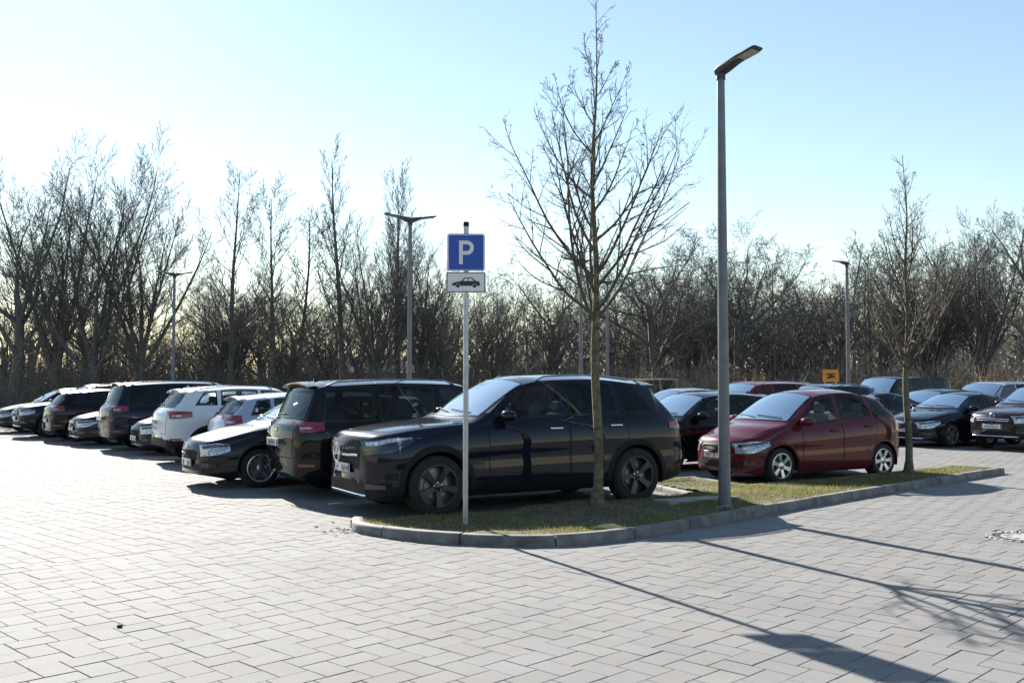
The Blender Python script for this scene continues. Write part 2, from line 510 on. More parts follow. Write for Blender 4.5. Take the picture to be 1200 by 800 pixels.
def kerb_and_island():
    rng = random.Random(8)
    km = mat('kerb_concrete', (.165, .158, .15), .78, noise=.45, nscale=5, bump=.35, bscale=45)
    k = empty('kerb', (0, 0, 0)); tag(k, kind='structure')
    # cross-section offsets: (outwards, z)
    prof = [(-.13, -.05), (-.13, .100), (-.12, .108), (-.035, .112), (-.012, .100), (0, .075), (.006, -.05)]
    def resample(pts, step):
        out = []; P = [Vector(p) for p in pts]
        total = sum((P[i + 1] - P[i]).length for i in range(len(P) - 1)); n = max(1, round(total / step))
        def at(s):
            for i in range(len(P) - 1):
                l = (P[i + 1] - P[i]).length
                if s <= l or i == len(P) - 2: return P[i] + (P[i + 1] - P[i]) * (s / l)
                s -= l
        return [at(total * i / n) for i in range(n + 1)]
    def smooth_pts(pts):
        for _ in range(2):
            q = [pts[0]]
            for i in range(len(pts) - 1):
                a, b = Vector(pts[i]), Vector(pts[i + 1])
                q += [tuple(a * .75 + b * .25), tuple(a * .25 + b * .75)]
            q.append(pts[-1]); pts = q
        return pts
    def stones(pts, length, low=0.0, nm='kerb_stone'):
        fine = resample(pts, .1); per = max(1, round(length / .1))
        i = 0
        while i < len(fine) - 1:
            j = min(len(fine) - 1, i + per)
            seg = fine[i:j + 1]
            mb = MB(); rows = []
            dz = rng.uniform(-.004, .004) - low
            for q, p in enumerate(seg):
                a = seg[max(0, q - 1)]; b = seg[min(len(seg) - 1, q + 1)]
                d = (b - a).normalized(); nrm = Vector((d.y, -d.x))
                s = 0
                if q == 0: s = .008
                if q == len(seg) - 1: s = -.008
                rows.append([(p.x + nrm.x * o + d.x * s, p.y + nrm.y * o + d.y * s, z + dz) for o, z in prof])
            m = len(prof)
            for r in rows: mb.v.extend(r)
            for q in range(len(rows) - 1):
                for e in range(m - 1):
                    mb.f.append((q * m + e, (q + 1) * m + e, (q + 1) * m + e + 1, q * m + e + 1)[::-1])
            mb.f.append(tuple(range(m))); mb.f.append(tuple(range((len(rows) - 1) * m, len(rows) * m))[::-1])
            mb.build(nm, km, k, 40)
            i = j
    stones(smooth_pts(ISLAND_FRONT), .98)
    stones([ISLAND_FRONT[-1], ISLAND_BACK[0]], .5)
    stones(ISLAND_BACK[0:3], 1.0, .02)
    stones(ISLAND_BACK[2:4], 1.0, .02)
    stones(ISLAND_BACK[3:5], 1.0, .02)
    stones(ISLAND_BACK[4:6], 1.0, .02)
    stones(ISLAND_BACK[5:8], 1.0, .035)
    stones([ISLAND_BACK[7], ISLAND_FRONT[0]], .3, .02)
    # pale edging slabs across the island behind the lamp
    em = mat('edging_slab_concrete', (.34, .315, .285), .85, noise=.15, nscale=8, bump=.3, bscale=30)
    for i in range(3):
        mb = MB(); mb.box((0, 0, 0), (.395, .36, .06), bev=.008)
        o = mb.build('edging_slab', em, k)
        o.location = (2.62 + i * .40 * .875 - .52, 13.02 + i * .40 * .485 - .14, .108); o.rotation_euler = (R_(-2), R_(1.0), R_(29 + rng.uniform(-1, 1)))
    # soil
    sm = mat('island_soil', (.075, .062, .04), .95, noise=.4, nscale=6, bump=.7, bscale=25, col2=(.13, .112, .065))
    st = .07; V = {}; mb = MB()
    def zz(x, y):
        d = math.hypot(x - 1.05, y - 12.1)
        return .085 + .09 * math.exp(-(d / .75) ** 2) + .05 * math.exp(-((x - 3.0) ** 2 + (y - 14) ** 2) / 1.2) + .012 * math.sin(x * 7) * math.sin(y * 5.3)
    def vid(i, j):
        if (i, j) not in V:
            x, y = i * st, j * st
            V[(i, j)] = len(mb.v); mb.v.append((x, y, zz(x, y)))
        return V[(i, j)]
    ok = {}
    def good(i, j):
        if (i, j) not in ok:
            p = (i * st, j * st); ok[(i, j)] = inside(p, ISLAND) and edge_dist(p, ISLAND) > .035
        return ok[(i, j)]
    for i in range(int(-2.2 / st), int(9.4 / st)):
        for j in range(int(9.7 / st), int(19 / st)):
            if good(i, j) and good(i + 1, j) and good(i + 1, j + 1) and good(i, j + 1):
                mb.f.append((vid(i, j), vid(i + 1, j), vid(i + 1, j + 1), vid(i, j + 1)))
    o = mb.build('island_soil', sm, None, 60); tag(o, kind='structure')
    # grass
    gm = bpy.data.materials.new('winter_grass'); gm.use_nodes = True
    N, Lk = gm.node_tree.nodes, gm.node_tree.links; b = N['Principled BSDF']; b.inputs['Roughness'].default_value = .6
    at = N.new('ShaderNodeAttribute'); at.attribute_name = 'tone'
    rp = N.new('ShaderNodeValToRGB'); e = rp.color_ramp.elements
    e[0].color = (.09, .105, .025, 1); e[1].color = (.42, .36, .17, 1); x = e.new(.40); x.color = (.19, .19, .052, 1); x = e.new(.70); x.color = (.31, .28, .105, 1)
    Lk.new(at.outputs['Fac'], rp.inputs['Fac']); Lk.new(rp.outputs[0], b.inputs['Base Color'])
    b.inputs['Subsurface Weight'].default_value = 0.0
    tl = N.new('ShaderNodeBsdfTranslucent'); Lk.new(rp.outputs[0], tl.inputs[0])
    ms = N.new('ShaderNodeMixShader'); ms.inputs[0].default_value = .4
    Lk.new(b.outputs[0], ms.inputs[1]); Lk.new(tl.outputs[0], ms.inputs[2]); Lk.new(ms.outputs[0], N['Material Output'].inputs['Surface'])
    fv, ff, ft = [], [], []
    cnt = 0
    while cnt < 52000:
        x, y = rng.uniform(-1.9, 9.1), rng.uniform(9.9, 18.8)
        if not inside((x, y), ISLAND): continue
        d = edge_dist((x, y), ISLAND)
        if d < .10: continue
        bare = .5 + .5 * math.sin(x * 2.1 + 1.3 * math.sin(y * 1.7)) * math.sin(y * 2.3 + x)
        near_tree = math.exp(-((x - 1.05) ** 2 + (y - 12.1) ** 2) / .5)
        if rng.random() < .78 * bare ** 1.5 + .5 * near_tree: 
            cnt += .3; continue
        h = rng.uniform(.015, .040) * (1 + .4 * (1 - bare)); a = rng.uniform(0, 6.283); wd = rng.uniform(.0025, .005)
        ln = rng.uniform(.2, .9) * h; la = rng.uniform(0, 6.283); z = zz(x, y) - .004
        b0 = len(fv)
        fv += [(x + wd * math.cos(a), y + wd * math.sin(a), z), (x - wd * math.cos(a), y - wd * math.sin(a), z),
               (x + ln * math.cos(la), y + ln * math.sin(la), z + h)]
        ff.append((b0, b0 + 1, b0 + 2)); ft.append(min(1, max(0, rng.gauss(.58 - .15 * (1 - bare), .24)))); cnt += 1
    me = bpy.data.meshes.new('island_grass'); me.from_pydata(fv, [], ff); me.materials.append(gm)
    a_ = me.attributes.new('tone', 'FLOAT', 'FACE'); a_.data.foreach_set('value', ft)
    o = link_mesh('island_grass', me)
    tag(o, 'short patchy yellow green winter grass on the kerbed island', 'grass', kind='stuff')
    # withered leaves by the kerb nose and along the gutter
    lm = mat('dry_leaf', (.14, .095, .045), .8, noise=.4, nscale=30)
    mb = MB()
    def leaf(x, y, z, s):
        a = rng.uniform(0, 6.28); t1, t2 = rng.uniform(-.5, .5), rng.uniform(-.5, .5)
        M = Matrix.Rotation(a, 3, 'Z') @ Matrix.Rotation(t1, 3, 'X') @ Matrix.Rotation(t2, 3, 'Y')
        pts = [(-s, 0, 0), (-.3 * s, .45 * s, .15 * s), (.5 * s, .35 * s, .1 * s), (s, 0, 0), (.5 * s, -.35 * s, .1 * s), (-.3 * s, -.45 * s, .15 * s)]
        mb.add([M @ Vector(p) + Vector((x, y, z)) for p in pts], [(0, 1, 2, 3), (0, 3, 4, 5)])
    for i in range(60):
        leaf(-1.88 + rng.gauss(0, .12), 11.08 + rng.gauss(0, .16), .012 + rng.random() * .02, rng.uniform(.012, .03))
    for i in range(90):
        t = rng.random(); q = ISLAND_FRONT[2 + int(t * 11)]
        q2 = ISLAND_FRONT[3 + int(t * 11)] if 3 + int(t * 11) < len(ISLAND_FRONT) else q
        u = rng.random(); x = q[0] + (q2[0] - q[0]) * u; y = q[1] + (q2[1] - q[1]) * u
        leaf(x + .05 + abs(rng.gauss(0, .03)), y - .05 - abs(rng.gauss(0, .03)), .01, rng.uniform(.008, .018))
    for i in range(160):
        x, y = rng.uniform(-1, 8), rng.uniform(10.3, 17)
        if inside((x, y), ISLAND): leaf(x, y, zz(x, y) + .02, rng.uniform(.012, .03))
    o = mb.build('fallen_leaves', lm); tag(o, 'withered brown leaves scattered along the kerb and grass', 'leaves', kind='stuff')
    return zz
ISL_Z = kerb_and_island()

# ------------------------------------------------------------------ cars
def pchip(pts):
    xs = np.array([p[0] for p in pts], float); ys = np.array([p[1] for p in pts], float)
    h = np.diff(xs); d = np.diff(ys) / h; n = len(xs); m = np.zeros(n)
    for i in range(1, n - 1):
        if d[i - 1] * d[i] > 0:
            w1, w2 = 2 * h[i] + h[i - 1], h[i] + 2 * h[i - 1]
            m[i] = (w1 + w2) / (w1 / d[i - 1] + w2 / d[i])
    m[0], m[-1] = d[0], d[-1]
    def f(x):
        x = min(max(x, xs[0]), xs[-1]); i = min(max(int(np.searchsorted(xs, x)) - 1, 0), n - 2)
        t = (x - xs[i]) / h[i]
        return float(ys[i] * (2 * t**3 - 3 * t**2 + 1) + h[i] * m[i] * (t**3 - 2 * t**2 + t) + ys[i + 1] * (-2 * t**3 + 3 * t**2) + h[i] * m[i + 1] * (t**3 - t**2))
    return f

SIDE = pchip([(0, .90), (.05, .955), (.14, .985), (.36, .994), (.56, .982), (.64, .998), (.70, .999), (.86, .982), (.95, .962), (1, .935)])

class Car:
    def __init__(c, **k):
        c.__dict__.update(dict(sill=.22, noz=.33, rez=.36, tz=.95, deck=False, bow=.22, bowr=.14, wr=.66, wc=.74, arch=.045, cap=.05,
                               rails=False, rail_m=None, clad=None, grille='plain', rim='five', rimmat=None, dark_rear=False, pillar_gap=.07, step=.05, lampb=None, spare=False, spoiler=True, chromeline=False, light_h=.13, wide_tail=False, seat='dark', hexgrille=False, nw=1.0))
        c.__dict__.update(k)
        L, W, H = c.L, c.W, c.H; hw = W / 2
        xc, xh, xr, xg, zg = c.xc, c.xh, c.xr, c.xg, c.zg
        h0, h1 = c.h0, c.h1
        top = [(0, h0 - .13), (.03, h0 - .06), (.10, h0), (.30, h0 + (h1 - h0) * .28), (xc * .62, h0 + (h1 - h0) * .74), (xc - .06, h1), (xc, h1 + .025)]
        top += [(xc + (xh - xc) * .5, h1 + .02 + (H - .06 - h1) * .56), (xh, H - .06), (xh + .22, H - .022), ((xh + xr) * .5 - .1, H), (xr - .35, H - .025 - c.rdrop * .5), (xr, H - .05 - c.rdrop)]
        if c.deck:
            top += [(xg, zg), (xg + .08, zg - .01), (L - .06, zg - .015), (L - .02, zg - .08), (L, zg - .2)]
        else:
            top += [(xr + .035, H - .10 - c.rdrop), (xg, zg), (L - .02, c.tz), (L, c.tz - .12)]
        c.ztop = pchip(top)
        b0, b1 = c.b0, c.b1
        zt_end = top[-1][1]
        bl = [(0, h0 - .24), (.10, h0 - .11), (.35, h0 - .05), (xc, h1 - .06), (xc + .45, b0), (xr - .3, b1)]
        bl += [(xg, min(b1, zg - .05))] if xg > xr - .25 else []
        bl += [(L - .04, (top[-2][1]) - .07), (L, zt_end - .10)]
        c.zbelt_ = pchip(bl)
        c.zbot = pchip([(0, c.noz), (.35, c.noz - .06), (.9, c.sill), (L - .9, c.sill), (L - .3, c.rez - .04), (L, c.rez)])
        c.hwf = pchip([(0, hw * .60 * c.nw), (.025, hw * .70 * c.nw), (.08, hw * min(.93, .80 * c.nw)), (.2, hw * min(.95, .89 * c.nw)), (.45, hw * .96), (.85, hw), (L - .9, hw), (L - .45, hw * .965), (L - .2, hw * .91), (L - .07, hw * .83), (L - .02, hw * .76), (L, hw * .68)])
        c.wrf = pchip([(0, hw * .8), (xc, c.wc), (xh, c.wr), (xr - .4, c.wr - .02), (xr, c.wr - .05), (L, hw * .72)])
    def zbelt(c, x): return min(c.zbelt_(x), c.ztop(x) - .03)
    def edge(c, x):
        zt, zs, w_ = c.ztop(x), c.zbelt(x), c.hwf(x)
        g = min(1, max(0, (zt - zs - .06) / .40)); g = g * g * (3 - 2 * g)
        ye = w_ * .86 * (1 - g) + min(c.wrf(x), w_ * .90) * g
        ze = zs + (zt - zs) * (.70 * (1 - g)) + (zt - .075 - zs) * g if g > 0 else zs + (zt - zs) * .70
        ze = (zs + (zt - zs) * .70) * (1 - g) + (zt - .070) * g
        return ye, ze
    def bowx(c, x, y):
        q = min(1.2, (y / (c.W / 2)) ** 2)
        L = c.L
        s = x + c.bow * q * max(0, 1 - x / (c.xh + .3)) - c.bowr * q * max(0, 1 - (L - x) / 1.4)
        return s
    def section(c, x):
        zt, zs, zb, w_ = c.ztop(x), c.zbelt(x), c.zbot(x), c.hwf(x)
        ye, ze = c.edge(x)
        P = []
        nB, nD, nE = 15, 8, 7
        for i in range(nB):
            t = i / (nB - 1)
            P.append((w_ * SIDE(t), zb + (zs - .03 - zb) * t))
        y0, z0 = w_ * .915, zs
        for i in range(nD):
            t = i / (nD - 1)
            P.append((y0 + (ye - y0) * t + .012 * math.sin(math.pi * t), z0 + (ze - z0) * t))
        for i in range(1, nE + 1):
            v = i / nE
            P.append((ye * (1 - v), ze + (zt - ze) * (1 - (1 - v) ** 2.3)))
        return P

def resample2(pl, n):
    P = [Vector(p) for p in pl]
    ls = [(P[i + 1] - P[i]).length for i in range(len(P) - 1)]; T = sum(ls); out = []
    for k in range(n + 1):
        s = T * k / n; i = 0
        while i < len(ls) - 1 and s > ls[i]: s -= ls[i]; i += 1
        out.append(P[i] + (P[i + 1] - P[i]) * (s / ls[i] if ls[i] > 0 else 0))
    return out

WHEELS = {}
def wheel_meshes(Rw, style, rimmat, width=.225):
    key = (Rw, style, rimmat.name)
    if key in WHEELS: return WHEELS[key]
    rr = Rw * (.70 if style != 'small' else .64)
    hw = width / 2
    t = MB()   # outer face at y = -hw
    prof = [(rr - .004, -hw + .025), (rr + .004, -hw + .004), (rr + (Rw - rr) * .45, -hw - .004), (Rw - .018, -hw + .012), (Rw - .003, -hw + .035), (Rw, -hw * .4), (Rw, hw * .4), (Rw - .003, hw - .035), (Rw - .02, hw - .01), (rr, hw)]
    t.lathe(prof, 36, 'y'); tyre = t.mesh('tyre', M_tyre, 40)
    r = MB()
    r.lathe([(rr + .002, -hw + .004), (rr - .012, -hw + .0), (rr - .022, -hw + .008), (rr - .026, -hw + .05), (rr - .03, hw - .02)], 36, 'y')
    nsp, sw0, sw1 = {'five': (5, .055, .085), 'gle': (5, .050, .10), 'seven': (7, .036, .05), 'six': (6, .05, .075), 'ten': (10, .026, .034), 'small': (6, .055, .10)}[style]
    for k in range(nsp):
        a = 2 * math.pi * k / nsp + .3
        ca, sa = math.cos(a), math.sin(a)
        r0, r1 = .035, rr - .012
        vs_ = []
        for (rad, wd, yo, th) in ((r0, sw0, -hw + .020, .05), ((r0 + r1) * .55, (sw0 + sw1) * .47, -hw + .010, .04), (r1, sw1, -hw + .004, .035)):
            for sgn in (-1, 1):
                for yy in (yo, yo + th):
                    vs_.append((ca * rad - sa * sgn * wd / 2, yy, sa * rad + ca * sgn * wd / 2))
        F = []
        for q in range(2):
            b = q * 4
            F += [(b, b + 4, b + 6, b + 2), (b + 1, b + 3, b + 7, b + 5), (b, b + 1, b + 5, b + 4), (b + 2, b + 6, b + 7, b + 3)]
        F += [(0, 2, 3, 1), (8, 9, 11, 10)]
        r.add(vs_, F)
    r.lathe([(.0001, -hw + .006), (.035, -hw + .008), (.068, -hw + .02), (.07, -hw + .06)], 20, 'y')
    rim = r.mesh('rim', rimmat, 35)
    b = MB()
    b.lathe([(.0001, .0 - hw + .085), (.16, -hw + .085), (.16, -hw + .105), (rr - .03, -hw + .12), (rr - .03, hw - .02), (.0001, hw - .02)], 28, 'y')
    brake = b.mesh('wheel', M_brake if style != 'gle' else M_brake, 35)
    nb = MB()
    for k in range(5):
        a = 2 * math.pi * k / 5 + .3 + .63
        nb.lathe([(.0001, -hw - .001 + .014), (.009, -hw + .014), (.010, -hw + .03)], 8, 'y', (math.cos(a) * .050, 0, math.sin(a) * .050))
    bolts = nb.mesh('wheel_bolts', M_chrome)
    WHEELS[key] = (tyre, rim, brake, bolts)
    return WHEELS[key]

SEATS = {}
def seat_mesh(m, width=.50):
    key = (m.name, width)
    if key in SEATS: return SEATS[key]
    s = MB()
    s.box((0, 0, .12), (.50, width, .14), Matrix.Rotation(R_(5), 3, 'Y'), .04)
    s.box((.30, 0, .47), (.12, width * .96, .62), Matrix.Rotation(R_(16), 3, 'Y'), .045)
    n = 1 if width < .8 else 3
    for i in range(n):
        yy = 0 if n == 1 else (i - 1) * width * .33
        s.box((.415, yy, .86), (.09, .25, .17), Matrix.Rotation(R_(12), 3, 'Y'), .035)
        for sy in (-1, 1): s.tube([(.385, yy + sy * .06, .74), (.405, yy + sy * .06, .82)], .007, 5)
    SEATS[key] = s.mesh('seat', m, 40)
    return SEATS[key]

def build_car(name, c, paintm, loc, theta, label, cat='car', group=None, facing=1, full=True, plates=True):
    """theta: direction (deg from +X) of the bay axis; facing 1: nose at the low end of the axis, -1: tail there."""
    rz = R_(theta) if facing == 1 else R_(theta + 180)
    root = empty(name, loc, rz)
    tag(root, label, cat, group)
    L, W, H = c.L, c.W, c.H; x0 = L / 2; Rw = c.R
    xf, xb = c.fo, c.fo + c.wb
    # ---- body grid
    xs = sorted(set([0, .012, .03, .06, .10, .15] + [round(.2 + i * c.step, 4) for i in range(int((L - .4) / c.step) + 1)] + [c.xc, c.xh, c.xr, c.xr + .02, c.xr + .05, L - .15, L - .10, L - .06, L - .03, L - .012, L]))
    rows = []
    for x in xs:
        half = c.section(x)
        full_r = [(y, z) for y, z in half] + [(-y, z) for y, z in half[-2::-1]]
        rows.append([Vector((c.bowx(x, y) - x0, y, z)) for y, z in full_r])
    n = len(rows[0]); V = [p for r in rows for p in r]; F = []
    for i in range(len(rows) - 1):
        for j in range(n - 1):
            F.append((i * n + j, (i + 1) * n + j, (i + 1) * n + j + 1, i * n + j + 1))
    for end in (0, 1):
        ring = list(range(n)) if end == 0 else list(range((len(rows) - 1) * n, len(rows) * n))
        zc = sum(V[q].z for q in ring) / n; bx = -c.cap if end == 0 else c.cap * .8
        prev = ring
        base = [V[q].copy() for q in ring]
        for s in (.93, .75, .5, .22):
            cur = []
            for p in base:
                cur.append(len(V)); V.append(Vector((p.x + bx * (1 - s * s) ** .8, p.y * s, zc + (p.z - zc) * s)))
            for j in range(n):
                j2 = (j + 1) % n
                q = (prev[j], prev[j2], cur[j2], cur[j])
                F.append(q if end == 0 else q[::-1])
            prev = cur
        F.append(tuple(prev) if end == 0 else tuple(prev[::-1]))
    bvh = BVHTree.FromPolygons([tuple(v) for v in V], F)
    def cast(kind, a, b):
        if kind == 'side': o, d = Vector((a - x0, -3, b)), Vector((0, 1, 0))
        elif kind == 'front': o, d = Vector((-x0 - 3, a, b)), Vector((1, 0, 0))
        elif kind == 'rear': o, d = Vector((x0 + 3, a, b)), Vector((-1, 0, 0))
        else: o, d = Vector((a - x0, b, 4)), Vector((0, 0, -1))
        h = bvh.ray_cast(o, d)
        if h[0] is None:
            h2 = bvh.find_nearest(o + d * (3 - W / 2 if kind == 'side' else 3))
            p, nn = h2[0], h2[1]
        else: p, nn = h[0], h[1]
        if nn.dot(d) > 0: nn = -nn
        return p, nn
    def patch(kind, lo, hi, nu, nv, off, ring=0.0, depth=.02):
        """grid patch lying on the body; returns (all mesh, frame mesh, glass mesh) builders"""
        A, B = resample2(lo, nu), resample2(hi, nu)
        us = list(range(nu + 1))
        vv = [q / nv for q in range(nv + 1)]
        G, GN = [], []
        for v in vv:
            r, rn = [], []
            for u in us:
                p2 = A[u] * (1 - v) + B[u] * v
                p, nn = cast(kind, p2.x, p2.y)
                r.append(p + nn * off); rn.append(nn)
            G.append(r); GN.append(rn)
        return G, GN
    def grid_mesh(G, GN, skirt=.02, sel=None, grow=0.0):
        mb = MB(); nv, nu = len(G), len(G[0])
        for r in G: mb.v.extend([tuple(p) for p in r])
        for i in range(nv - 1):
            for j in range(nu - 1):
                if sel is None or sel(i, j): mb.f.append((i * nu + j, i * nu + j + 1, (i + 1) * nu + j + 1, (i + 1) * nu + j))
        if skirt and sel is None:
            bd = [(0, j) for j in range(nu)] + [(i, nu - 1) for i in range(1, nv)] + [(nv - 1, j) for j in range(nu - 2, -1, -1)] + [(i, 0) for i in range(nv - 2, 0, -1)]
            b = len(mb.v)
            for i, j in bd: mb.v.append(tuple(G[i][j] - GN[i][j] * skirt))
            for q in range(len(bd)):
                q2 = (q + 1) % len(bd)
                mb.f.append((bd[q][0] * nu + bd[q][1], b + q, b + q2, bd[q2][0] * nu + bd[q2][1]))
        return mb
    def inset(G, GN, e):
        """returns grid with an extra border ring e metres wide (parametric approx)"""
        nv, nu = len(G), len(G[0])
        def mix(a, b, t): return a + (b - a) * t
        H_, HN = [], []
        def col_ins(r, rn):
            l0 = max(.02, (r[1] - r[0]).length); l1 = max(.02, (r[-1] - r[-2]).length)
            return ([r[0], mix(r[0], r[1], min(.8, e / l0))] + r[1:-1] + [mix(r[-1], r[-2], min(.8, e / l1)), r[-1]],
                    [rn[0], rn[0]] + rn[1:-1] + [rn[-1], rn[-1]])
        rows_ = [col_ins(G[i], GN[i]) for i in range(nv)]
        G2 = [r[0] for r in rows_]; N2 = [r[1] for r in rows_]
        def rowmix(i, k):
            out = []
            for j in range(len(G2[0])):
                l = max(.02, (G2[k][j] - G2[i][j]).length)
                out.append(mix(G2[i][j], G2[k][j], min(.8, e / l)))
            return out
        G3 = [G2[0], rowmix(0, 1)] + G2[1:-1] + [rowmix(-1, -2), G2[-1]]
        N3 = [N2[0], N2[0]] + N2[1:-1] + [N2[-1], N2[-1]]
        return G3, N3
    def both(mesh, nm, par=None, lab=None):
        out = []
        for s in (1, -1):
            o = link_mesh(nm, mesh, par if par is not None else root); o.scale = (1, s, 1)
            out.append(o)
        return out
    # ---- windows
    wins = []      # (kind, polygon) openings
    def zwin(x, top):
        ye, ze = c.edge(x)
        return ze - .025 if top else c.zbelt(x) + .03
    gl_side, gl_priv = M_glass, (M_glassd if c.dark_rear else M_glass)
    side_polys = []
    for wi, (a0, a1, t0, t1) in enumerate(c.wins):
        lo = [(a0 + (a1 - a0) * q / 8, zwin(a0 + (a1 - a0) * q / 8, False)) for q in range(9)]
        hi = [(t0 + (t1 - t0) * q / 8, zwin(t0 + (t1 - t0) * q / 8, True)) for q in range(9)]
        side_polys.append((lo, hi, wi))
    def sgrid(kind, lo, hi, nu, nv, off):
        G, GN = patch(kind, lo, hi, nu, nv, off)
        return inset(G, GN, .028)
    meshes = []
    for lo, hi, wi in side_polys:
        G, GN = sgrid('side', lo, hi, 9, 6, .006)
        nv, nu = len(G) - 1, len(G[0]) - 1
        fr = grid_mesh(G, GN, 0, lambda i, j: i == 0 or j == 0 or i == nv - 1 or j == nu - 1).mesh('window_frame', M_gloss, 40)
        gm = M_glass if wi == 0 else gl_priv
        gp = grid_mesh(G, GN, 0, lambda i, j: not (i == 0 or j == 0 or i == nv - 1 or j == nu - 1)).mesh('side_window', gm, 60)
        for s in (1, -1):
            o = link_mesh('side_window', gp, root); o.scale = (1, s, 1)
            link_mesh('window_frame', fr, o)
        wins.append(('side', lo + hi[::-1]))
    # windscreen
    wcw, whw = c.wc * .97, c.wr * .965
    lo = [(c.xc + .03 + c.bow * .50 * (q / 6) ** 2, wcw * q / 6 * 1.0) for q in range(-6, 7)]
    hi = [(c.xh - .04 + c.bow * .10 * (q / 6) ** 2, whw * q / 6) for q in range(-6, 7)]
    G, GN = sgrid('top', lo, hi, 14, 8, .006); nv, nu = len(G) - 1, len(G[0]) - 1
    ws = grid_mesh(G, GN, 0, lambda i, j: not (i == 0 or j == 0 or i == nv - 1 or j == nu - 1)).build('windscreen', M_glass, root, 60)
    grid_mesh(G, GN, 0, lambda i, j: (i == 0 or j == 0 or i == nv - 1 or j == nu - 1)).build('window_frame', M_gloss, ws, 60)
    wins.append(('top', lo + hi[::-1]))
    # wipers
    wp = MB()
    for sy, ya, yb in ((1, -.52, .05), (1, .05, .55)):
        pts = []
        for q in range(6):
            t = q / 5; yy = ya + (yb - ya) * t
            xx = c.xc + .05 + c.bow * .5 * (yy / wcw) ** 2 + .05 + .05 * t
            p, nn = cast('top', xx, yy); pts.append(p + nn * .02)
        wp.tube(pts, .007, 5)
    tag(wp.build('wipers', M_black, root), kind='stuff')
    # rear window
    if c.deck:
        lo = [(c.xg - .06, (c.wr - .02) * q / 6) for q in range(-6, 7)]; hi = [(c.xr + .05, (c.wr - .08) * q / 6) for q in range(-6, 7)]
        kind = 'top'
    else:
        zt = H - .13 - c.rdrop; zl = max(c.zg + .02, c.rwz)
        lo = [(.64 * W / 2 * q / 6 * 1.04, zl) for q in range(-6, 7)]; hi = [((c.wr - .085) * q / 6, zt) for q in range(-6, 7)]
        kind = 'rear'
    G, GN = sgrid(kind, lo, hi, 12, 6, .006); nv, nu = len(G) - 1, len(G[0]) - 1
    rwm = grid_mesh(G, GN, 0, lambda i, j: not (i == 0 or j == 0 or i == nv - 1 or j == nu - 1)).build('rear_window', gl_priv, root, 60)
    grid_mesh(G, GN, 0, lambda i, j: (i == 0 or j == 0 or i == nv - 1 or j == nu - 1)).build('window_frame', M_gloss, rwm, 60)
    wins.append((kind, lo + hi[::-1]))
    # ---- split body faces: openings, arches
    polys = [(k, [tuple(p) for p in pl]) for k, pl in wins]
    Ra = Rw + c.arch
    keep, cl = [], []
    def in_arch(p):
        return abs(p.y) > W * .28 and (math.hypot(p.x + x0 - xf, p.z - Rw) < Ra or math.hypot(p.x + x0 - xb, p.z - Rw) < Ra)
    for f in F:
        p = sum((V[i] for i in f), Vector()) / len(f)
        if p.z < Rw + Ra + .05 and in_arch(p): continue
        dead = False
        if p.z > c.zbelt_(min(max(p.x + x0, 0), L)) - .02 and full:
            for k, pl in polys:
                if k == 'side': q = (p.x + x0, p.z); cond = abs(p.y) > c.wr * .80
                elif k == 'top': q = (p.x + x0, p.y); cond = True
                else: q = (p.y, p.z); cond = p.x + x0 > c.xr - .05
                if cond and inside(q, pl) and edge_dist(q, pl) > .024: dead = True; break
        if dead: continue
        if c.clad and p.z < c.clad + .06 * math.exp(-((p.x + x0) / .5) ** 2) + c.rclad * math.exp(-((L - p.x - x0) / .35) ** 2): cl.append(f)
        else: keep.append(f)
    snap = set(i for f in keep + cl for i in f)
    V2 = [v.copy() for v in V]
    for i in snap:
        p = V2[i]
        for xw in (xf, xb):
            dx, dz = p.x + x0 - xw, p.z - Rw; d = math.hypot(dx, dz)
            if d < Ra and abs(p.y) > W * .28 and p.z < Rw + Ra:
                k = Ra / max(d, .01); p.x = xw - x0 + dx * k; p.z = Rw + dz * k
    def sub(faces, nm, m):
        ids = sorted(set(i for f in faces for i in f)); mp = {q: k for k, q in enumerate(ids)}
        mb = MB(); mb.v = [tuple(V2[i]) for i in ids]; mb.f = [tuple(mp[i] for i in f) for f in faces]
        return mb.build(nm, m, root, 38)
    body = sub(keep, 'body', paintm)
    if cl: sub(cl, 'lower_cladding', M_black)
    # ---- underbody and arch liners
    u = MB(); zb = c.sill + .05
    u.box((0, 0, zb + .03), (L - .5, W - .72, .06)); u.box(((xf + xb) / 2 - x0, 0, zb + .03), (c.wb - 2 * Ra - .06, W - .16, .06))
    u.build('underbody', M_liner, root)
    ln = MB()
    for s in (-1, 1):
        for xw in (xf, xb):
            pts = []
            b = len(ln.v); K = 14
            for q in range(K + 1):
                a = math.pi * (-.08 + 1.16 * q / K)
                for yy in (W / 2 - .035, W / 2 - .34):
                    ln.v.append((xw - x0 + (Ra + .004) * math.cos(a), s * yy, Rw + (Ra + .004) * math.sin(a)))
            for q in range(K): ln.f.append((b + 2 * q, b + 2 * q + 1, b + 2 * q + 3, b + 2 * q + 2))
            ln.add([(xw - x0 + Ra * math.cos(math.pi * (-.08 + 1.16 * q / K)), s * (W / 2 - .34), Rw + Ra * math.sin(math.pi * (-.08 + 1.16 * q / K))) for q in range(K + 1)], [tuple(range(K + 1))])
    tag(ln.build('wheel_arch_liner', M_liner, root), kind='stuff')
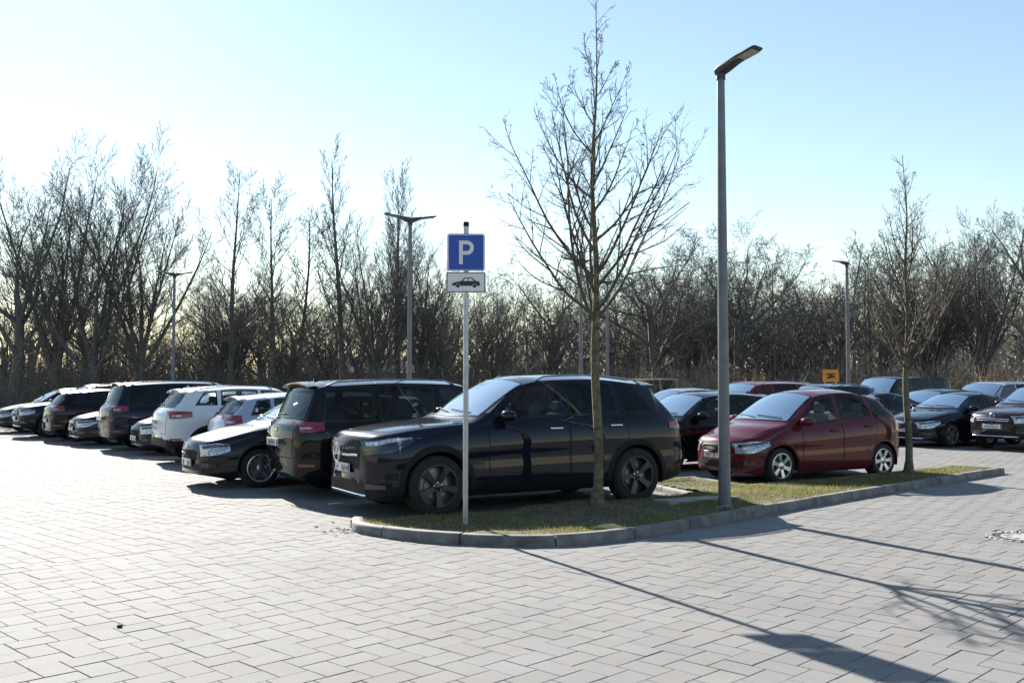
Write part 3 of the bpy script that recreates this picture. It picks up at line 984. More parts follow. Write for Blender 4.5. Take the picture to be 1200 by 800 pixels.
    # ---- arch trims
    for xw in (xf, xb):
        mb = MB(); K = 22; ring = []
        wdt = .075 if c.clad else .03
        for q in range(K + 1):
            a = math.pi * (-.02 + 1.04 * q / K)
            col = []
            for rr_, of in ((Ra - .004, -.03), (Ra - .004, .008), (Ra + wdt * .6, .012), (Ra + wdt, .001)):
                xx, zz_ = xw + rr_ * math.cos(a), Rw + rr_ * math.sin(a)
                p, nn = cast('side', xx, max(zz_, c.zbot(xx) + .02))
                col.append((p.x, p.y - of, max(zz_, c.zbot(xx) - .0)))
            ring.append(col)
        for col in ring: mb.v.extend(col)
        for q in range(K):
            for e in range(3): mb.f.append((q * 4 + e, q * 4 + e + 1, (q + 1) * 4 + e + 1, (q + 1) * 4 + e))
        both(mb.mesh('wheel_arch', M_black if c.clad else paintm, 40), 'wheel_arch')
    # ---- wheels
    ty, rm, br, bl_ = wheel_meshes(Rw, c.rim, c.rimmat or M_alu)
    for xw in (xf, xb):
        for s in (-1, 1):
            wv = link_mesh('wheel', br, root); wv.location = (xw - x0, s * (W / 2 - .145), Rw)
            wv.rotation_euler = (0, random.Random(hash((name, xw, s)) % 1000 if False else int(xw * 100) + s).uniform(0, 6), 0)
            wv.scale = (1, 1 if s < 0 else -1, 1)
            link_mesh('tyre', ty, wv); link_mesh('rim', rm, wv)
            if full: link_mesh('wheel_bolts', bl_, wv)['kind'] = 'stuff'
    # ---- lights
    h0 = c.h0
    if c.lights == 'slim':
        lo = [(.08, h0 - .25), (.34, h0 - .21), (.62, h0 - .09)]; hi = [(.08, h0 - .09), (.33, h0 - .035), (.62, h0 - .04)]
    elif c.lights == 'big':
        lo = [(.06, h0 - .26), (.25, h0 - .24), (.52, h0 - .13)]; hi = [(.06, h0 - .10), (.25, h0 - .06), (.52, h0 - .06)]
    else:
        lo = [(.08, h0 - .25), (.28, h0 - .22), (.46, h0 - .17)]; hi = [(.08, h0 - .08), (.28, h0 - .045), (.46, h0 - .07)]
    G, GN = patch('side', lo, hi, 20, 7, .010)
    hm = grid_mesh(G, GN, .03).mesh('headlight', M_lampdark if c.lights == 'slim' else M_lampw, 50)
    hl = both(hm, 'headlight')
    # bright reflector strip inside each headlight
    lo2 = [(p[0] * .9 + .035, p[1] * .35 + hi[k][1] * .65) for k, p in enumerate(lo)]; hi2 = [(p[0] * .9 + .035, p[1] * .92 + lo[k][1] * .08) for k, p in enumerate(hi)]
    G, GN = patch('side', lo2, hi2, 16, 3, .014)
    rmesh = grid_mesh(G, GN, .004).mesh('reflector', M_lampw if c.lights == 'slim' else M_lampdark, 50)
    for o in hl: link_mesh('reflector', rmesh, o)
    tl0, tl1, tz0, tz1 = c.tail     # distance from tail end, heights
    lo = [(L - tl1, tz0 + .03), (L - tl1 * .5, tz0), (L - tl0, tz0)]; hi = [(L - tl1, tz1 - .01), (L - tl1 * .5, tz1), (L - tl0, tz1)]
    G, GN = patch('side', lo, hi, 20, 7, .012)
    tls = both(grid_mesh(G, GN, .03).mesh('tail_light', M_red, 50), 'tail_light')
    lo2 = [(L - tl1 * .62, tz0 + (tz1 - tz0) * .34), (L - tl1 * .30, tz0 + (tz1 - tz0) * .30)]; hi2 = [(L - tl1 * .62, tz0 + (tz1 - tz0) * .50), (L - tl1 * .30, tz0 + (tz1 - tz0) * .48)]
    G, GN = patch('side', lo2, hi2, 12, 3, .016)
    rmesh = grid_mesh(G, GN, .004).mesh('reversing_lens', M_lampw, 50)
    for o in tls: link_mesh('reversing_lens', rmesh, o)
    # ---- grille and lower intake
    gz0, gz1, gw0, gw1 = c.gr
    G, GN = patch('front', [(-gw0, gz0), (gw0, gz0)], [(-gw1, gz1), (gw1, gz1)], 12, 5, .004)
    gr = grid_mesh(G, GN, .02).build('grille', M_black, root, 40)
    for q in range(c.bars):
        z = gz0 + (gz1 - gz0) * (q + 1) / (c.bars + 1); ww = gw0 + (gw1 - gw0) * (q + 1) / (c.bars + 1)
        mb = MB(); pts = []
        for e in range(9):
            p, nn = cast('front', -ww * .97 + 2 * ww * .97 * e / 8, z); pts.append(p + nn * .012)
        mb.tube(pts, .011 if c.bars > 1 else .016, 6); mb.build('grille_bar', M_chrome if c.chrome else M_black, gr, 40)
    lz0, lz1, lw = c.noz + .06, c.noz + .17, W * .33
    G, GN = patch('front', [(-lw, lz0), (lw, lz0)], [(-lw * .95, lz1), (lw * .95, lz1)], 12, 3, .004)
    grid_mesh(G, GN, .02).build('lower_intake', M_black, root, 40)
    if c.chrome:
        mb = MB(); pts = []
        for e in range(13):
            p, nn = cast('front', -lw + 2 * lw * e / 12, lz0 - .015); pts.append(p + nn * .008)
        mb.tube(pts, .012, 6); mb.build('bumper_trim', M_chrome, root, 40)
    # fog lamps
    G, GN = patch('side', [(.09, c.noz + .12), (.26, c.noz + .13)], [(.09, c.noz + .19), (.26, c.noz + .17)], 5, 2, .006)
    both(grid_mesh(G, GN, .02).mesh('fog_lamp', M_lampdark, 50), 'fog_lamp')
    # emblem
    ez = c.emz
    p, nn = cast('front', 0, ez); er = c.emr
    mb = MB()
    if c.emblem == 'star':
        mb.lathe([(er, -.008), (er + .012, 0), (er, .008), (er - .010, 0)], 28, 'x', (p.x - .022, 0, ez), True)
        for q in range(3):
            a = math.pi / 2 + q * 2 * math.pi / 3
            tip = Vector((p.x - .022, math.cos(a) * er, ez + math.sin(a) * er))
            a1, a2 = a + math.pi / 3, a - math.pi / 3
            b1 = Vector((p.x - .018, math.cos(a1) * er * .16, ez + math.sin(a1) * er * .16)); b2 = Vector((p.x - .018, math.cos(a2) * er * .16, ez + math.sin(a2) * er * .16))
            ct = Vector((p.x - .036, 0, ez))
            mb.add([tip, b1, ct, b2], [(0, 1, 2), (0, 2, 3)])
    elif c.emblem == 'rings':
        for q in range(4): mb.lathe([(.030, -.004), (.036, 0), (.030, .004), (.026, 0)], 18, 'x', (p.x - .012, (q - 1.5) * .044, ez), True)
    else:
        mb.lathe([(er, -.006), (er + .008, 0), (er, .006), (er - .008, 0)], 22, 'x', (p.x - .014, 0, ez), True)
        mb.box((p.x - .012, 0, ez), (.008, er * 1.7, .014))
    mb.build('emblem', M_chrome, root, 40)
    p, nn = cast('rear', 0, c.remz)
    mb = MB(); mb.lathe([(.045, -.005), (.052, 0), (.045, .005), (.040, 0)], 20, 'x', (p.x + .012, 0, c.remz), True)
    mb.add([(p.x + .012, -.032, c.remz + .03), (p.x + .016, 0, c.remz - .035), (p.x + .012, .032, c.remz + .03), (p.x + .014, 0, c.remz - .01)], [(0, 1, 3), (3, 1, 2)])
    mb.build('emblem', M_chrome, root, 40)
    # ---- plates
    for kind, z, sg in (('front', c.pz, -1), ('rear', c.rpz, 1)):
        p, nn = cast(kind, 0, z)
        mb = MB(); mb.box((p.x + sg * .018, 0, z), (.012, .52, .112), bev=.004); pl = mb.build('number_plate', M_plate, root)
        mb = MB(); mb.box((p.x + sg * .025, -sg * (-.238), z), (.004, .038, .100)); mb.build('plate_band', M_plateb, pl)
        if full:
            mb = MB(); rg = random.Random(int(loc[0] * 100)); yy = -.19
            while yy < .21:
                wd = rg.choice((.038, .038, .030))
                if rg.random() < .8:
                    mb.box((p.x + sg * .025, sg * yy, z - .028 + .056 * rg.random() * .3), (.004, wd * .25, .070)); mb.box((p.x + sg * .025, sg * (yy + wd * .5), z + rg.choice((-.03, 0, .03))), (.004, wd * .7, .014)); mb.box((p.x + sg * .025, sg * (yy + wd * .8), z), (.004, wd * .22, rg.choice((.07, .04))))
                yy += wd + .022
            o = mb.build('plate_lettering', M_ink, pl); o['kind'] = 'stuff'
    # ---- doors with seams
    zlo = lambda x: max(c.sill + .13, c.clad + .02 if c.clad else 0)
    for (d0, d1) in c.doors:
        def lowz(x):
            z = zlo(x)
            for xw in (xf, xb):
                dx = abs(x - xw)
                if dx < Ra + .09: z = max(z, Rw + math.sqrt(max(0, (Ra + .09) ** 2 - dx * dx)))
            return z
        lo = [(d0 + (d1 - d0) * q / 12, min(lowz(d0 + (d1 - d0) * q / 12), c.zbelt(d0 + (d1 - d0) * q / 12) - .2)) for q in range(13)]
        hi = [(d0 + (d1 - d0) * q / 12, c.zbelt(d0 + (d1 - d0) * q / 12) - .005) for q in range(13)]
        G, GN = patch('side', lo, hi, 14, 14, .0045)
        dm = grid_mesh(G, GN, .006).mesh('door', paintm, 38)
        g = .010
        lo2 = [(p[0] + (g if k == 12 else -g if k == 0 else 0), p[1] - g) for k, p in enumerate(lo)]; hi2 = [(p[0] + (g if k == 12 else -g if k == 0 else 0), p[1] + .002) for k, p in enumerate(hi)]
        G, GN = patch('side', lo2, hi2, 14, 14, .0018)
        sm = grid_mesh(G, GN, .004).mesh('door_seam', M_liner, 38)
        ds = both(dm, 'door')
        for o in ds: link_mesh('door_seam', sm, o)
        hx = d1 - .20; hz = c.zbelt(hx) - .11
        p, nn = cast('side', hx, hz)
        mb = MB(); mb.box((hx - x0, p.y - .028, hz), (.20, .018, .026), bev=.008); mb.box((hx - x0 - .085, p.y - .012, hz), (.022, .03, .022)); mb.box((hx - x0 + .085, p.y - .012, hz), (.022, .03, .022))
        hm_ = mb.mesh('door_handle', M_chrome if c.chrome else paintm, 40)
        for o in ds: link_mesh('door_handle', hm_, o)
    # ---- bonnet and tailgate, set off by seams
    def panel(kind, lo, hi, nm, nu, nv):
        G, GN = patch(kind, lo, hi, nu, nv, .0045)
        pn = grid_mesh(G, GN, .006).build(nm, paintm, root, 38)
        mid = lambda P: sum((Vector(p) for p in P), Vector((0, 0))) / len(P)
        ct = (mid(lo) + mid(hi)) / 2
        def ex(P): return [tuple(Vector(p) + Vector((math.copysign(.009, p[0] - ct.x), math.copysign(.009, p[1] - ct.y)))) for p in P]
        G, GN = patch(kind, ex(lo), ex(hi), nu, nv, .0018)
        grid_mesh(G, GN, .004).build(nm + '_seam', M_liner, pn, 38)
    hwn = W / 2
    panel('top', [(.20 + c.bow * .75 * (q / 6) ** 2, hwn * .66 * q / 6) for q in range(-6, 7)], [(c.xc - .10 + c.bow * .42 * (q / 6) ** 2, hwn * .80 * q / 6) for q in range(-6, 7)], 'bonnet', 14, 12)
    if not c.deck:
        zl_ = c.rez + .26
        panel('rear', [(hwn * .60 * q / 6, zl_) for q in range(-6, 7)], [(hwn * .62 * q / 6, c.rwz - .03) for q in range(-6, 7)], 'tailgate', 12, 10)
    # ---- mirrors
    mxp = c.wins[0][0] + .10; mz = c.zbelt(mxp) + .09
    mb = MB(); yb = c.hwf(mxp) * .93
    nseg = 12; prof = [(-.02, .02, .03), (.03, .065, .055), (.10, .09, .072), (.16, .085, .066), (.20, .05, .04), (.215, .01, .008)]
    base = len(mb.v)
    for (dy, ax, az) in prof:
        for q in range(nseg):
            a = 2 * math.pi * q / nseg
            sx = math.copysign(abs(math.cos(a)) ** .7, math.cos(a)); sz = math.copysign(abs(math.sin(a)) ** .7, math.sin(a))
            mb.v.append((mxp - x0 + sx * ax + .02 + dy * .15, -(yb + dy), mz + sz * az))
    for i in range(len(prof) - 1):
        for q in range(nseg):
            q2 = (q + 1) % nseg
            mb.f.append((base + i * nseg + q, base + i * nseg + q2, base + (i + 1) * nseg + q2, base + (i + 1) * nseg + q))
    mb.f.append(tuple(base + (len(prof) - 1) * nseg + q for q in range(nseg))); mb.f.append(tuple(base + q for q in range(nseg))[::-1])
    mb.box((mxp - x0 + .02, -(yb - .005), mz - .055), (.09, .10, .035), bev=.01)
    both(mb.mesh('wing_mirror', paintm, 50), 'wing_mirror')
    # ---- roof rails, antenna, spoiler
    if c.rails:
        mb = MB(); pts = []
        xa, xz = c.xh + .18, c.xr - .18
        for q in range(15):
            xx = xa + (xz - xa) * q / 14; ye, ze = c.edge(xx)
            p, nn = cast('top', xx, -(ye - .045)); pts.append((p.x, p.y, p.z + (.045 if 0 < q < 14 else .0)))
        mb.tube(pts, .014, 6)
        both(mb.mesh('roof_rail', c.rail_m or M_chrome, 50), 'roof_rail')
    p, nn = cast('top', c.xr - .25, 0)
    mb = MB(); mb.add([(p.x - .06, 0, p.z - .005), (p.x + .05, -.022, p.z - .005), (p.x + .05, .022, p.z - .005), (p.x + .045, 0, p.z + .055)], [(0, 1, 3), (0, 3, 2), (1, 2, 3), (0, 2, 1)])
    mb.build('antenna_fin', paintm, root)
    if c.spoiler and not c.deck:
        mb = MB(); rws = []
        for q in range(9):
            yy = (c.wr - .10) * (q - 4) / 4
            p, nn = cast('top', c.xr - .06, yy)
            rws.append([(p.x - .05, yy, p.z + .004), (p.x + .05, yy, p.z + .016), (p.x + .15, yy, p.z + .002), (p.x + .15, yy, p.z - .02), (p.x + .06, yy, p.z - .03)])
        for r in rws: mb.v.extend(r)
        for q in range(8):
            for e in range(4): mb.f.append((q * 5 + e, q * 5 + e + 1, (q + 1) * 5 + e + 1, (q + 1) * 5 + e))
        mb.f.append((0, 4, 3, 2, 1)); mb.f.append((40, 41, 42, 43, 44))
        mb.build('roof_spoiler', paintm, root, 50)
    if not c.deck:
        p, nn = cast('rear', 0, c.rwz + .06)
        mb = MB(); pts = []
        for q in range(5):
            yy = -.02 - .32 * q / 4; p, nn = cast('rear', yy, c.rwz + .07); pts.append(p + nn * .02)
        mb.tube(pts, .009, 5); mb.build('rear_wiper', M_black, root)
    # rear bumper reflectors
    G, GN = patch('side', [(L - .30, c.rez + .14), (L - .10, c.rez + .14)], [(L - .30, c.rez + .175), (L - .10, c.rez + .175)], 4, 1, .006)
    both(grid_mesh(G, GN, .01).mesh('rear_reflector', M_red, 50), 'rear_reflector')
    # ---- interior
    if full:
        sm_ = M_seat if c.seat == 'dark' else M_seatl
        fz = c.sill + .16; sx = c.xh - .35 + c.seatx
        for s in (-1, 1):
            o = link_mesh('seat', seat_mesh(sm_), root); o.location = (sx - x0 + .25, s * .38, fz + .02)
        o = link_mesh('rear_bench', seat_mesh(sm_, 1.30), root); o.location = (sx - x0 + 1.10, 0, fz + .04)
        mb = MB(); mb.box((c.xc + .42 - x0, 0, c.h1 - .16), (.5, W * .76, .22), Matrix.Rotation(R_(4), 3, 'Y'), .05); mb.build('dashboard', M_black, root)
        mb = MB(); mb.lathe([(.175, -.012), (.187, 0), (.175, .012), (.163, 0)], 20, 'x', (0, 0, 0), True); mb.box((0, 0, 0), (.02, .34, .04)); mb.box((0, 0, -.08), (.02, .05, .17))
        o = mb.build('steering_wheel', M_black, root, 50); o.location = (sx - x0 - .20, -.38, c.h1 - .10); o.rotation_euler = (0, R_(-25), 0)
        mb = MB(); mb.box((0, 0, fz), (L * .62, W * .80, .03)); o = mb.build('cabin_floor', M_liner, root); o.location = (c.xh + .4 - x0, 0, 0)
    if c.taxi_plate: pass
    return root

BASE = dict(rdrop=.02, rclad=0.0, lights='std', bars=2, chrome=False, emblem='plain', emr=.06, seatx=0, taxi_plate=False)
def T(**k):
    d = dict(BASE); d.update(k); return Car(**d)
# kinds of car
GLE = T(L=4.93, W=1.95, H=1.775, fo=.92, wb=2.995, R=.385, sill=.25, noz=.25, rez=.34, nw=1.10, h0=1.03, h1=1.18, xc=1.42, xh=2.30, xr=4.40, xg=4.80, zg=1.17, tz=1.04, rdrop=.06,
        b0=1.15, b1=1.20, wr=.665, wc=.76, wins=[(1.72, 2.78, 2.24, 2.78), (2.86, 3.66, 2.86, 3.64), (3.74, 4.30, 3.72, 4.02)], doors=[(1.62, 2.80), (2.83, 3.75)], tail=(.10, .44, 1.0, 1.12),
        gr=(.60, .95, .46, .52), bars=1, chrome=True, emblem='star', emr=.11, emz=.79, remz=1.12, pz=.60, rpz=.80, rwz=1.18, lights='slim', rails=True, rail_m=M_alu, clad=.40, rclad=.12, rim='gle', rimmat=M_rimdark, dark_rear=True, arch=.05, step=.045)
MPV = T(L=4.85, W=1.90, H=1.72, fo=.95, wb=2.92, R=.335, sill=.20, noz=.28, rez=.33, h0=.86, h1=1.05, xc=1.20, xh=2.05, xr=4.48, xg=4.72, zg=1.12, tz=1.02, b0=1.02, b1=1.06, wr=.68, wc=.76,
        wins=[(1.52, 2.55, 2.02, 2.55), (2.63, 3.55, 2.63, 3.55), (3.63, 4.42, 3.63, 4.34)], doors=[(1.5, 2.58), (2.6, 3.6)], tail=(.13, .44, .95, 1.10), gr=(.52, .66, .40, .42), emz=.74, remz=.98, pz=.50, rpz=.80, rwz=1.12, rails=True, rail_m=M_alu, dark_rear=True, rim='five')
HATCH = T(L=4.30, W=1.80, H=1.50, fo=.93, wb=2.63, R=.315, sill=.17, noz=.22, rez=.30, h0=.76, h1=.98, xc=1.18, xh=1.98, xr=3.85, xg=4.18, zg=1.02, tz=.92, rdrop=.05, b0=.95, b1=1.02, wr=.60, wc=.72,
          wins=[(1.46, 2.40, 1.96, 2.40), (2.48, 3.25, 2.48, 3.20), (3.32, 3.72, 3.30, 3.55)], doors=[(1.42, 2.44), (2.46, 3.30)], tail=(.09, .38, .85, 1.02), gr=(.42, .60, .36, .42), emz=.64, remz=.88, pz=.40, rpz=.60, rwz=1.03, rim='five')
CROSS = T(L=4.45, W=1.79, H=1.61, fo=.90, wb=2.70, R=.34, sill=.24, noz=.30, rez=.36, h0=.88, h1=1.07, xc=1.20, xh=2.00, xr=4.02, xg=4.33, zg=1.13, tz=1.02, rdrop=.05, b0=1.05, b1=1.17, wr=.615, wc=.72,
          wins=[(1.50, 2.45, 2.0, 2.45), (2.53, 3.35, 2.53, 3.30), (3.42, 3.88, 3.40, 3.66)], doors=[(1.46, 2.48), (2.50, 3.35)], tail=(.10, .50, .93, 1.08), gr=(.50, .66, .36, .42), emz=.74, remz=1.04, pz=.46, rpz=.86, rwz=1.13, rails=True, rail_m=M_alu, clad=.42, rclad=.10, rim='five')
AMPV = T(L=3.83, W=1.67, H=1.555, fo=.74, wb=2.405, R=.30, sill=.17, noz=.20, rez=.30, h0=.76, h1=.98, xc=.86, xh=1.72, xr=3.40, xg=3.73, zg=1.05, tz=.90, rdrop=.10, b0=.93, b1=1.03, wr=.56, wc=.68, cap=.06,
         wins=[(1.10, 2.10, 1.70, 2.10), (2.18, 2.92, 2.18, 2.90), (2.99, 3.44, 2.97, 3.30)], doors=[(1.20, 2.13), (2.15, 2.96)], tail=(.10, .34, .80, 1.00), gr=(.56, .68, .30, .34), bars=1, emblem='rings', emz=.62, remz=.86, pz=.47, rpz=.60, rwz=1.04, lights='big', rim='six', seat='grey', step=.045)
SEDAN = T(L=4.58, W=1.77, H=1.43, fo=.92, wb=2.65, R=.315, sill=.17, noz=.20, rez=.30, h0=.74, h1=.95, xc=1.28, xh=2.08, xr=3.30, xg=3.98, zg=1.02, deck=True, rdrop=.03, b0=.92, b1=.97, wr=.56, wc=.69,
          wins=[(1.56, 2.46, 2.06, 2.46), (2.54, 3.42, 2.54, 3.22)], doors=[(1.5, 2.5), (2.52, 3.4)], tail=(.04, .36, .80, .96), gr=(.56, .68, .32, .36), emblem='rings', emz=.62, remz=.90, pz=.45, rpz=.72, rwz=1.0, lights='big', rim='five', chrome=True)
SUV = T(L=4.48, W=1.85, H=1.645, fo=.90, wb=2.67, R=.36, sill=.25, noz=.32, rez=.38, h0=.93, h1=1.09, xc=1.26, xh=2.02, xr=4.08, xg=4.36, zg=1.12, tz=1.0, rdrop=.05, b0=1.05, b1=1.14, wr=.63, wc=.74,
        wins=[(1.54, 2.46, 2.0, 2.46), (2.54, 3.34, 2.54, 3.30), (3.42, 3.90, 3.40, 3.68)], doors=[(1.48, 2.5), (2.52, 3.36)], tail=(.10, .46, .92, 1.06), gr=(.70, .82, .42, .46), emz=.86, remz=1.0, pz=.60, rpz=.84, rwz=1.12, rails=True, rail_m=M_alu, clad=.44, rclad=.10, rim='five', chrome=True)
VAN = T(L=4.95, W=1.92, H=1.93, fo=.93, wb=3.0, R=.335, sill=.20, noz=.26, rez=.34, h0=.95, h1=1.20, xc=1.02, xh=1.75, xr=4.78, xg=4.88, zg=1.15, tz=.98, rdrop=.0, b0=1.12, b1=1.14, wr=.76, wc=.80,
        wins=[(1.35, 2.35, 1.78, 2.35), (2.45, 3.45, 2.45, 3.45), (3.55, 4.62, 3.55, 4.58)], doors=[(1.32, 2.38), (2.42, 3.5)], tail=(.02, .16, .85, 1.35), gr=(.60, .78, .40, .44), emz=.72, remz=.98, pz=.46, rpz=.72, rwz=1.15, dark_rear=True, rim='five')
SMALL = T(L=3.95, W=1.69, H=1.47, fo=.80, wb=2.47, R=.30, sill=.17, noz=.22, rez=.30, h0=.76, h1=.97, xc=1.00, xh=1.75, xr=3.52, xg=3.84, zg=1.02, tz=.90, rdrop=.04, b0=.94, b1=1.02, wr=.57, wc=.68,
          wins=[(1.26, 2.16, 1.74, 2.16), (2.24, 2.98, 2.24, 2.94), (3.05, 3.44, 3.03, 3.28)], doors=[(1.24, 2.19), (2.21, 3.0)], tail=(.09, .34, .83, 1.05), gr=(.44, .60, .30, .36), emz=.62, remz=.86, pz=.40, rpz=.64, rwz=1.02, lights='big', rim='six')

P_navy = paint('navy_black', (.006, .009, .020), .0, .30)
P_black = paint('black', (.006, .006, .007), 0, .3)
P_dgrey = paint('dark_grey', (.012, .013, .016), .2, .35)
P_white = paint('pearl_white', (.66, .69, .74), 0, .35)
P_silver = paint('silver', (.42, .45, .50), .6, .32)
P_blue = paint('pale_blue', (.46, .51, .60), .3, .32)
P_dblue = paint('dark_blue', (.005, .009, .026), .1, .3)
P_red = paint('garnet_red', (.105, .016, .021), .1, .34)
P_redv = paint('bright_red', (.17, .012, .022), 0, .34)
P_brown = paint('dark_bronze', (.024, .019, .020), .3, .32)
P_yellow = paint('signal_yellow', (.50, .44, .20), 0, .4)

def place(kind, P, end, theta, facing, name, label, cat='car', full=True, group=None):
    """end = (x, y) of the middle of the car's end that faces the aisle (low end of the axis)."""
    a = Vector((math.cos(R_(theta)), math.sin(R_(theta)), 0))
    cpos = Vector((end[0], end[1], 0)) + a * kind.L / 2
    return build_car(name, kind, P, cpos, theta, label, cat, group, facing, full)

G_ROW = 'cars parked nose or tail out along the left aisle'
G_MID = 'cars parked in the middle rows'
G_RIGHT = 'cars parked beyond the right driveway'
def all_cars():
    place(GLE, P_navy, (-2.16, 12.45), 29, 1, 'parked_car', 'large navy black sport utility car with star grille right behind the parking sign', 'car', True, G_ROW)
    place(MPV, P_black, (-3.48, 14.5), 31, -1, 'parked_car', 'black people carrier with red tail lights, backed beside the navy car with star grille', 'car', True, G_ROW)
    place(HATCH, P_dgrey, (-5.22, 15.8), 33, 1, 'parked_car', 'dark grey hatchback, nose out, between black people carrier and white crossover', 'car', True, G_ROW)
    place(SMALL, P_blue, (-5.75, 18.9), 33, -1, 'parked_car', 'pale blue small hatchback half hidden behind the dark grey nose out hatchback', 'car', True, G_ROW)
    place(CROSS, P_white, (-7.38, 20.4), 34, -1, 'parked_car', 'white crossover with black lower cladding, tail towards the aisle', 'car', True, G_ROW)
    place(SMALL, P_dgrey, (-8.7, 22.6), 34, 1, 'parked_car', 'dark small car, nose out, between white crossover and dark blue people carrier', 'car', True, G_ROW)
    place(MPV, P_dblue, (-10.15, 24.3), 35, -1, 'parked_car', 'dark blue people carrier with tall red tail light left of white crossover', 'car', False, G_ROW)
    place(SEDAN, P_dgrey, (-11.8, 26.3), 35, 1, 'parked_car', 'dark grey saloon, nose out, left of the dark blue people carrier', 'car', False, G_ROW)
    place(HATCH, P_black, (-13.4, 28.2), 35, -1, 'parked_car', 'black hatchback with bright rear window, third car from the left end of the aisle', 'car', False, G_ROW)
    place(SUV, P_dblue, (-15.2, 30.0), 35, 1, 'parked_car', 'dark blue sport utility car, nose out, at the left edge of the photo', 'car', False, G_ROW)
    place(HATCH, P_dgrey, (-17.4, 33.0), 35, 1, 'parked_car', 'dark car peeping over the dark blue sport utility car at far left', 'car', False, G_ROW)
    place(AMPV, P_red, (3.38, 16.45), 29, 1, 'parked_car', 'dark red tall compact hatchback parked beside the grass island', 'car', True, G_MID)
    place(HATCH, P_black, (1.75, 18.6), 30, 1, 'parked_car', 'black hatchback between the navy car with star grille and dark red hatchback', 'car', True, G_MID)
    place(MPV, P_redv, (4.9, 27.6), 30, 1, 'parked_car', 'red people carrier showing its roof behind the black hatchback', 'car', False, G_MID)
    place(SUV, P_dgrey, (6.9, 27.4), 31, 1, 'parked_car', 'dark grey sport utility car with roof rails right behind the dark red hatchback roof', 'car', False, G_MID)
    place(VAN, P_black, (12.2, 35.6), 30, 1, 'parked_van', 'tall dark van left and right of the second bare tree trunk', 'van', True, G_MID)
    place(SEDAN, P_dblue, (8.5, 27.9), 30, 1, 'parked_car', 'dark blue car mostly hidden behind the tail of the dark red hatchback', 'car', True, G_MID)
    place(HATCH, P_silver, (3.6, 32.0), 30, 1, 'parked_car', 'silver car with pale windscreen just right of the tail of the navy car', 'car', False, G_MID)
    place(VAN, P_yellow, (6.2, 52.0), 30, -1, 'parked_van', 'van with yellow roof seen over the tail of the navy car', 'van', False, G_MID)
    place(SEDAN, P_navy, (10.15, 25.7), 29, 1, 'parked_car', 'dark saloon with four ring badge across the driveway, right of second bare tree trunk', 'car', True, G_RIGHT)
    place(SUV, P_brown, (11.75, 24.1), 29, 1, 'parked_car', 'dark bronze sport utility car cut by the right edge of photo', 'car', True, G_RIGHT)
    place(HATCH, P_dgrey, (10.9, 29.0), 29, 1, 'parked_car', 'dark grey car with bright windscreen just behind the dark saloon', 'car', True, G_RIGHT)
    place(MPV, P_silver, (13.5, 30.8), 29, 1, 'parked_car', 'silver roofed car between the dark saloon and the dark bronze car', 'car', False, G_RIGHT)
    place(SUV, P_dblue, (16.0, 35.0), 29, 1, 'parked_car', 'dark car with roof rails in the far row at right', 'car', False, G_RIGHT)
all_cars()

# ------------------------------------------------------------------ bare trees
def bark(name, c1, c2, scale=6):
    return mat(name, c1, .92, noise=.35, nscale=scale, bump=.6, bscale=30, col2=c2)
M_bark = bark('bark_dark', (.098, .093, .088), (.168, .16, .15))
M_twig = bark('twig_dark', (.10, .094, .088), (.168, .158, .146))
M_barkn = bark('bark_young_lime', (.085, .078, .045), (.19, .175, .10), 14)
M_twign = bark('twig_young_lime', (.085, .070, .050), (.13, .11, .075), 10)

def rand_dir(rng): 
    while True:
        v = Vector((rng.uniform(-1, 1), rng.uniform(-1, 1), rng.uniform(-1, 1)))
        if .05 < v.length < 1: return v.normalized()

def tilt(d, ang, az):
    u = d.orthogonal().normalized(); v = d.cross(u)
    return (d * math.cos(ang) + (u * math.cos(az) + v * math.sin(az)) * math.sin(ang)).normalized()

def grow(seed, S):
    rng = random.Random(seed); out = []
    mx = len(S['n'])
    def br(p, d, L, r, lvl, az0):
        ns = S['seg'][lvl]; pts = [p.copy()]; rad = [r]; tip = S['tip'][lvl]; dirs = [d.copy()]
        for i in range(ns):
            d = (d + rand_dir(rng) * S['wob'][lvl] + Vector((0, 0, 1)) * S['up'][lvl]).normalized()
            p = p + d * (L / ns); pts.append(p.copy()); dirs.append(d.copy())
            rad.append(max(S['rmin'], r * (1 - (1 - tip) * ((i + 1) / ns) ** .9)))
        out.append((lvl, pts, rad))
        if lvl < mx:
            n = S['n'][lvl]; n = max(1, int(n * rng.uniform(.75, 1.25)))
            az = az0
            for k in range(n):
                t = S['t0'][lvl] + (S['t1'][lvl] - S['t0'][lvl]) * (k + rng.random() * .9) / n
                f = t * ns; i = min(ns - 1, int(f)); q = pts[i].lerp(pts[i + 1], f - i)
                az += 2.4 + rng.uniform(-.5, .5)
                a = R_(S['ang'][lvl]) * rng.uniform(.7, 1.25)
                ll = L * S['ratio'][lvl] * rng.uniform(.65, 1.2) * (1 - S['fall'][lvl] * t)
                rr = max(S['rmin'], (rad[i] * (1 - (f - i)) + rad[i + 1] * (f - i)) * S['rr'][lvl])
                br(q, tilt(dirs[min(i + 1, ns)], a, az), ll, rr, lvl + 1, rng.uniform(0, 6.28))
    br(Vector((0, 0, -.1)), Vector((rng.uniform(-.04, .04), rng.uniform(-.04, .04), 1)).normalized(), S['L'], S['r'], 0, rng.uniform(0, 6.28))
    return out

SIDES = [8, 5, 4, 3, 3, 3]
def tree_meshes(branches, mb_, mt_, thick=1):
    a, b = MB(), MB()
    for lvl, pts, rad in branches:
        (a if lvl < thick else b).tube(pts, rad, SIDES[lvl], cap=lvl < 2)
    return a.mesh('trunk', mb_, 60), b.mesh('crown', mt_, 80)

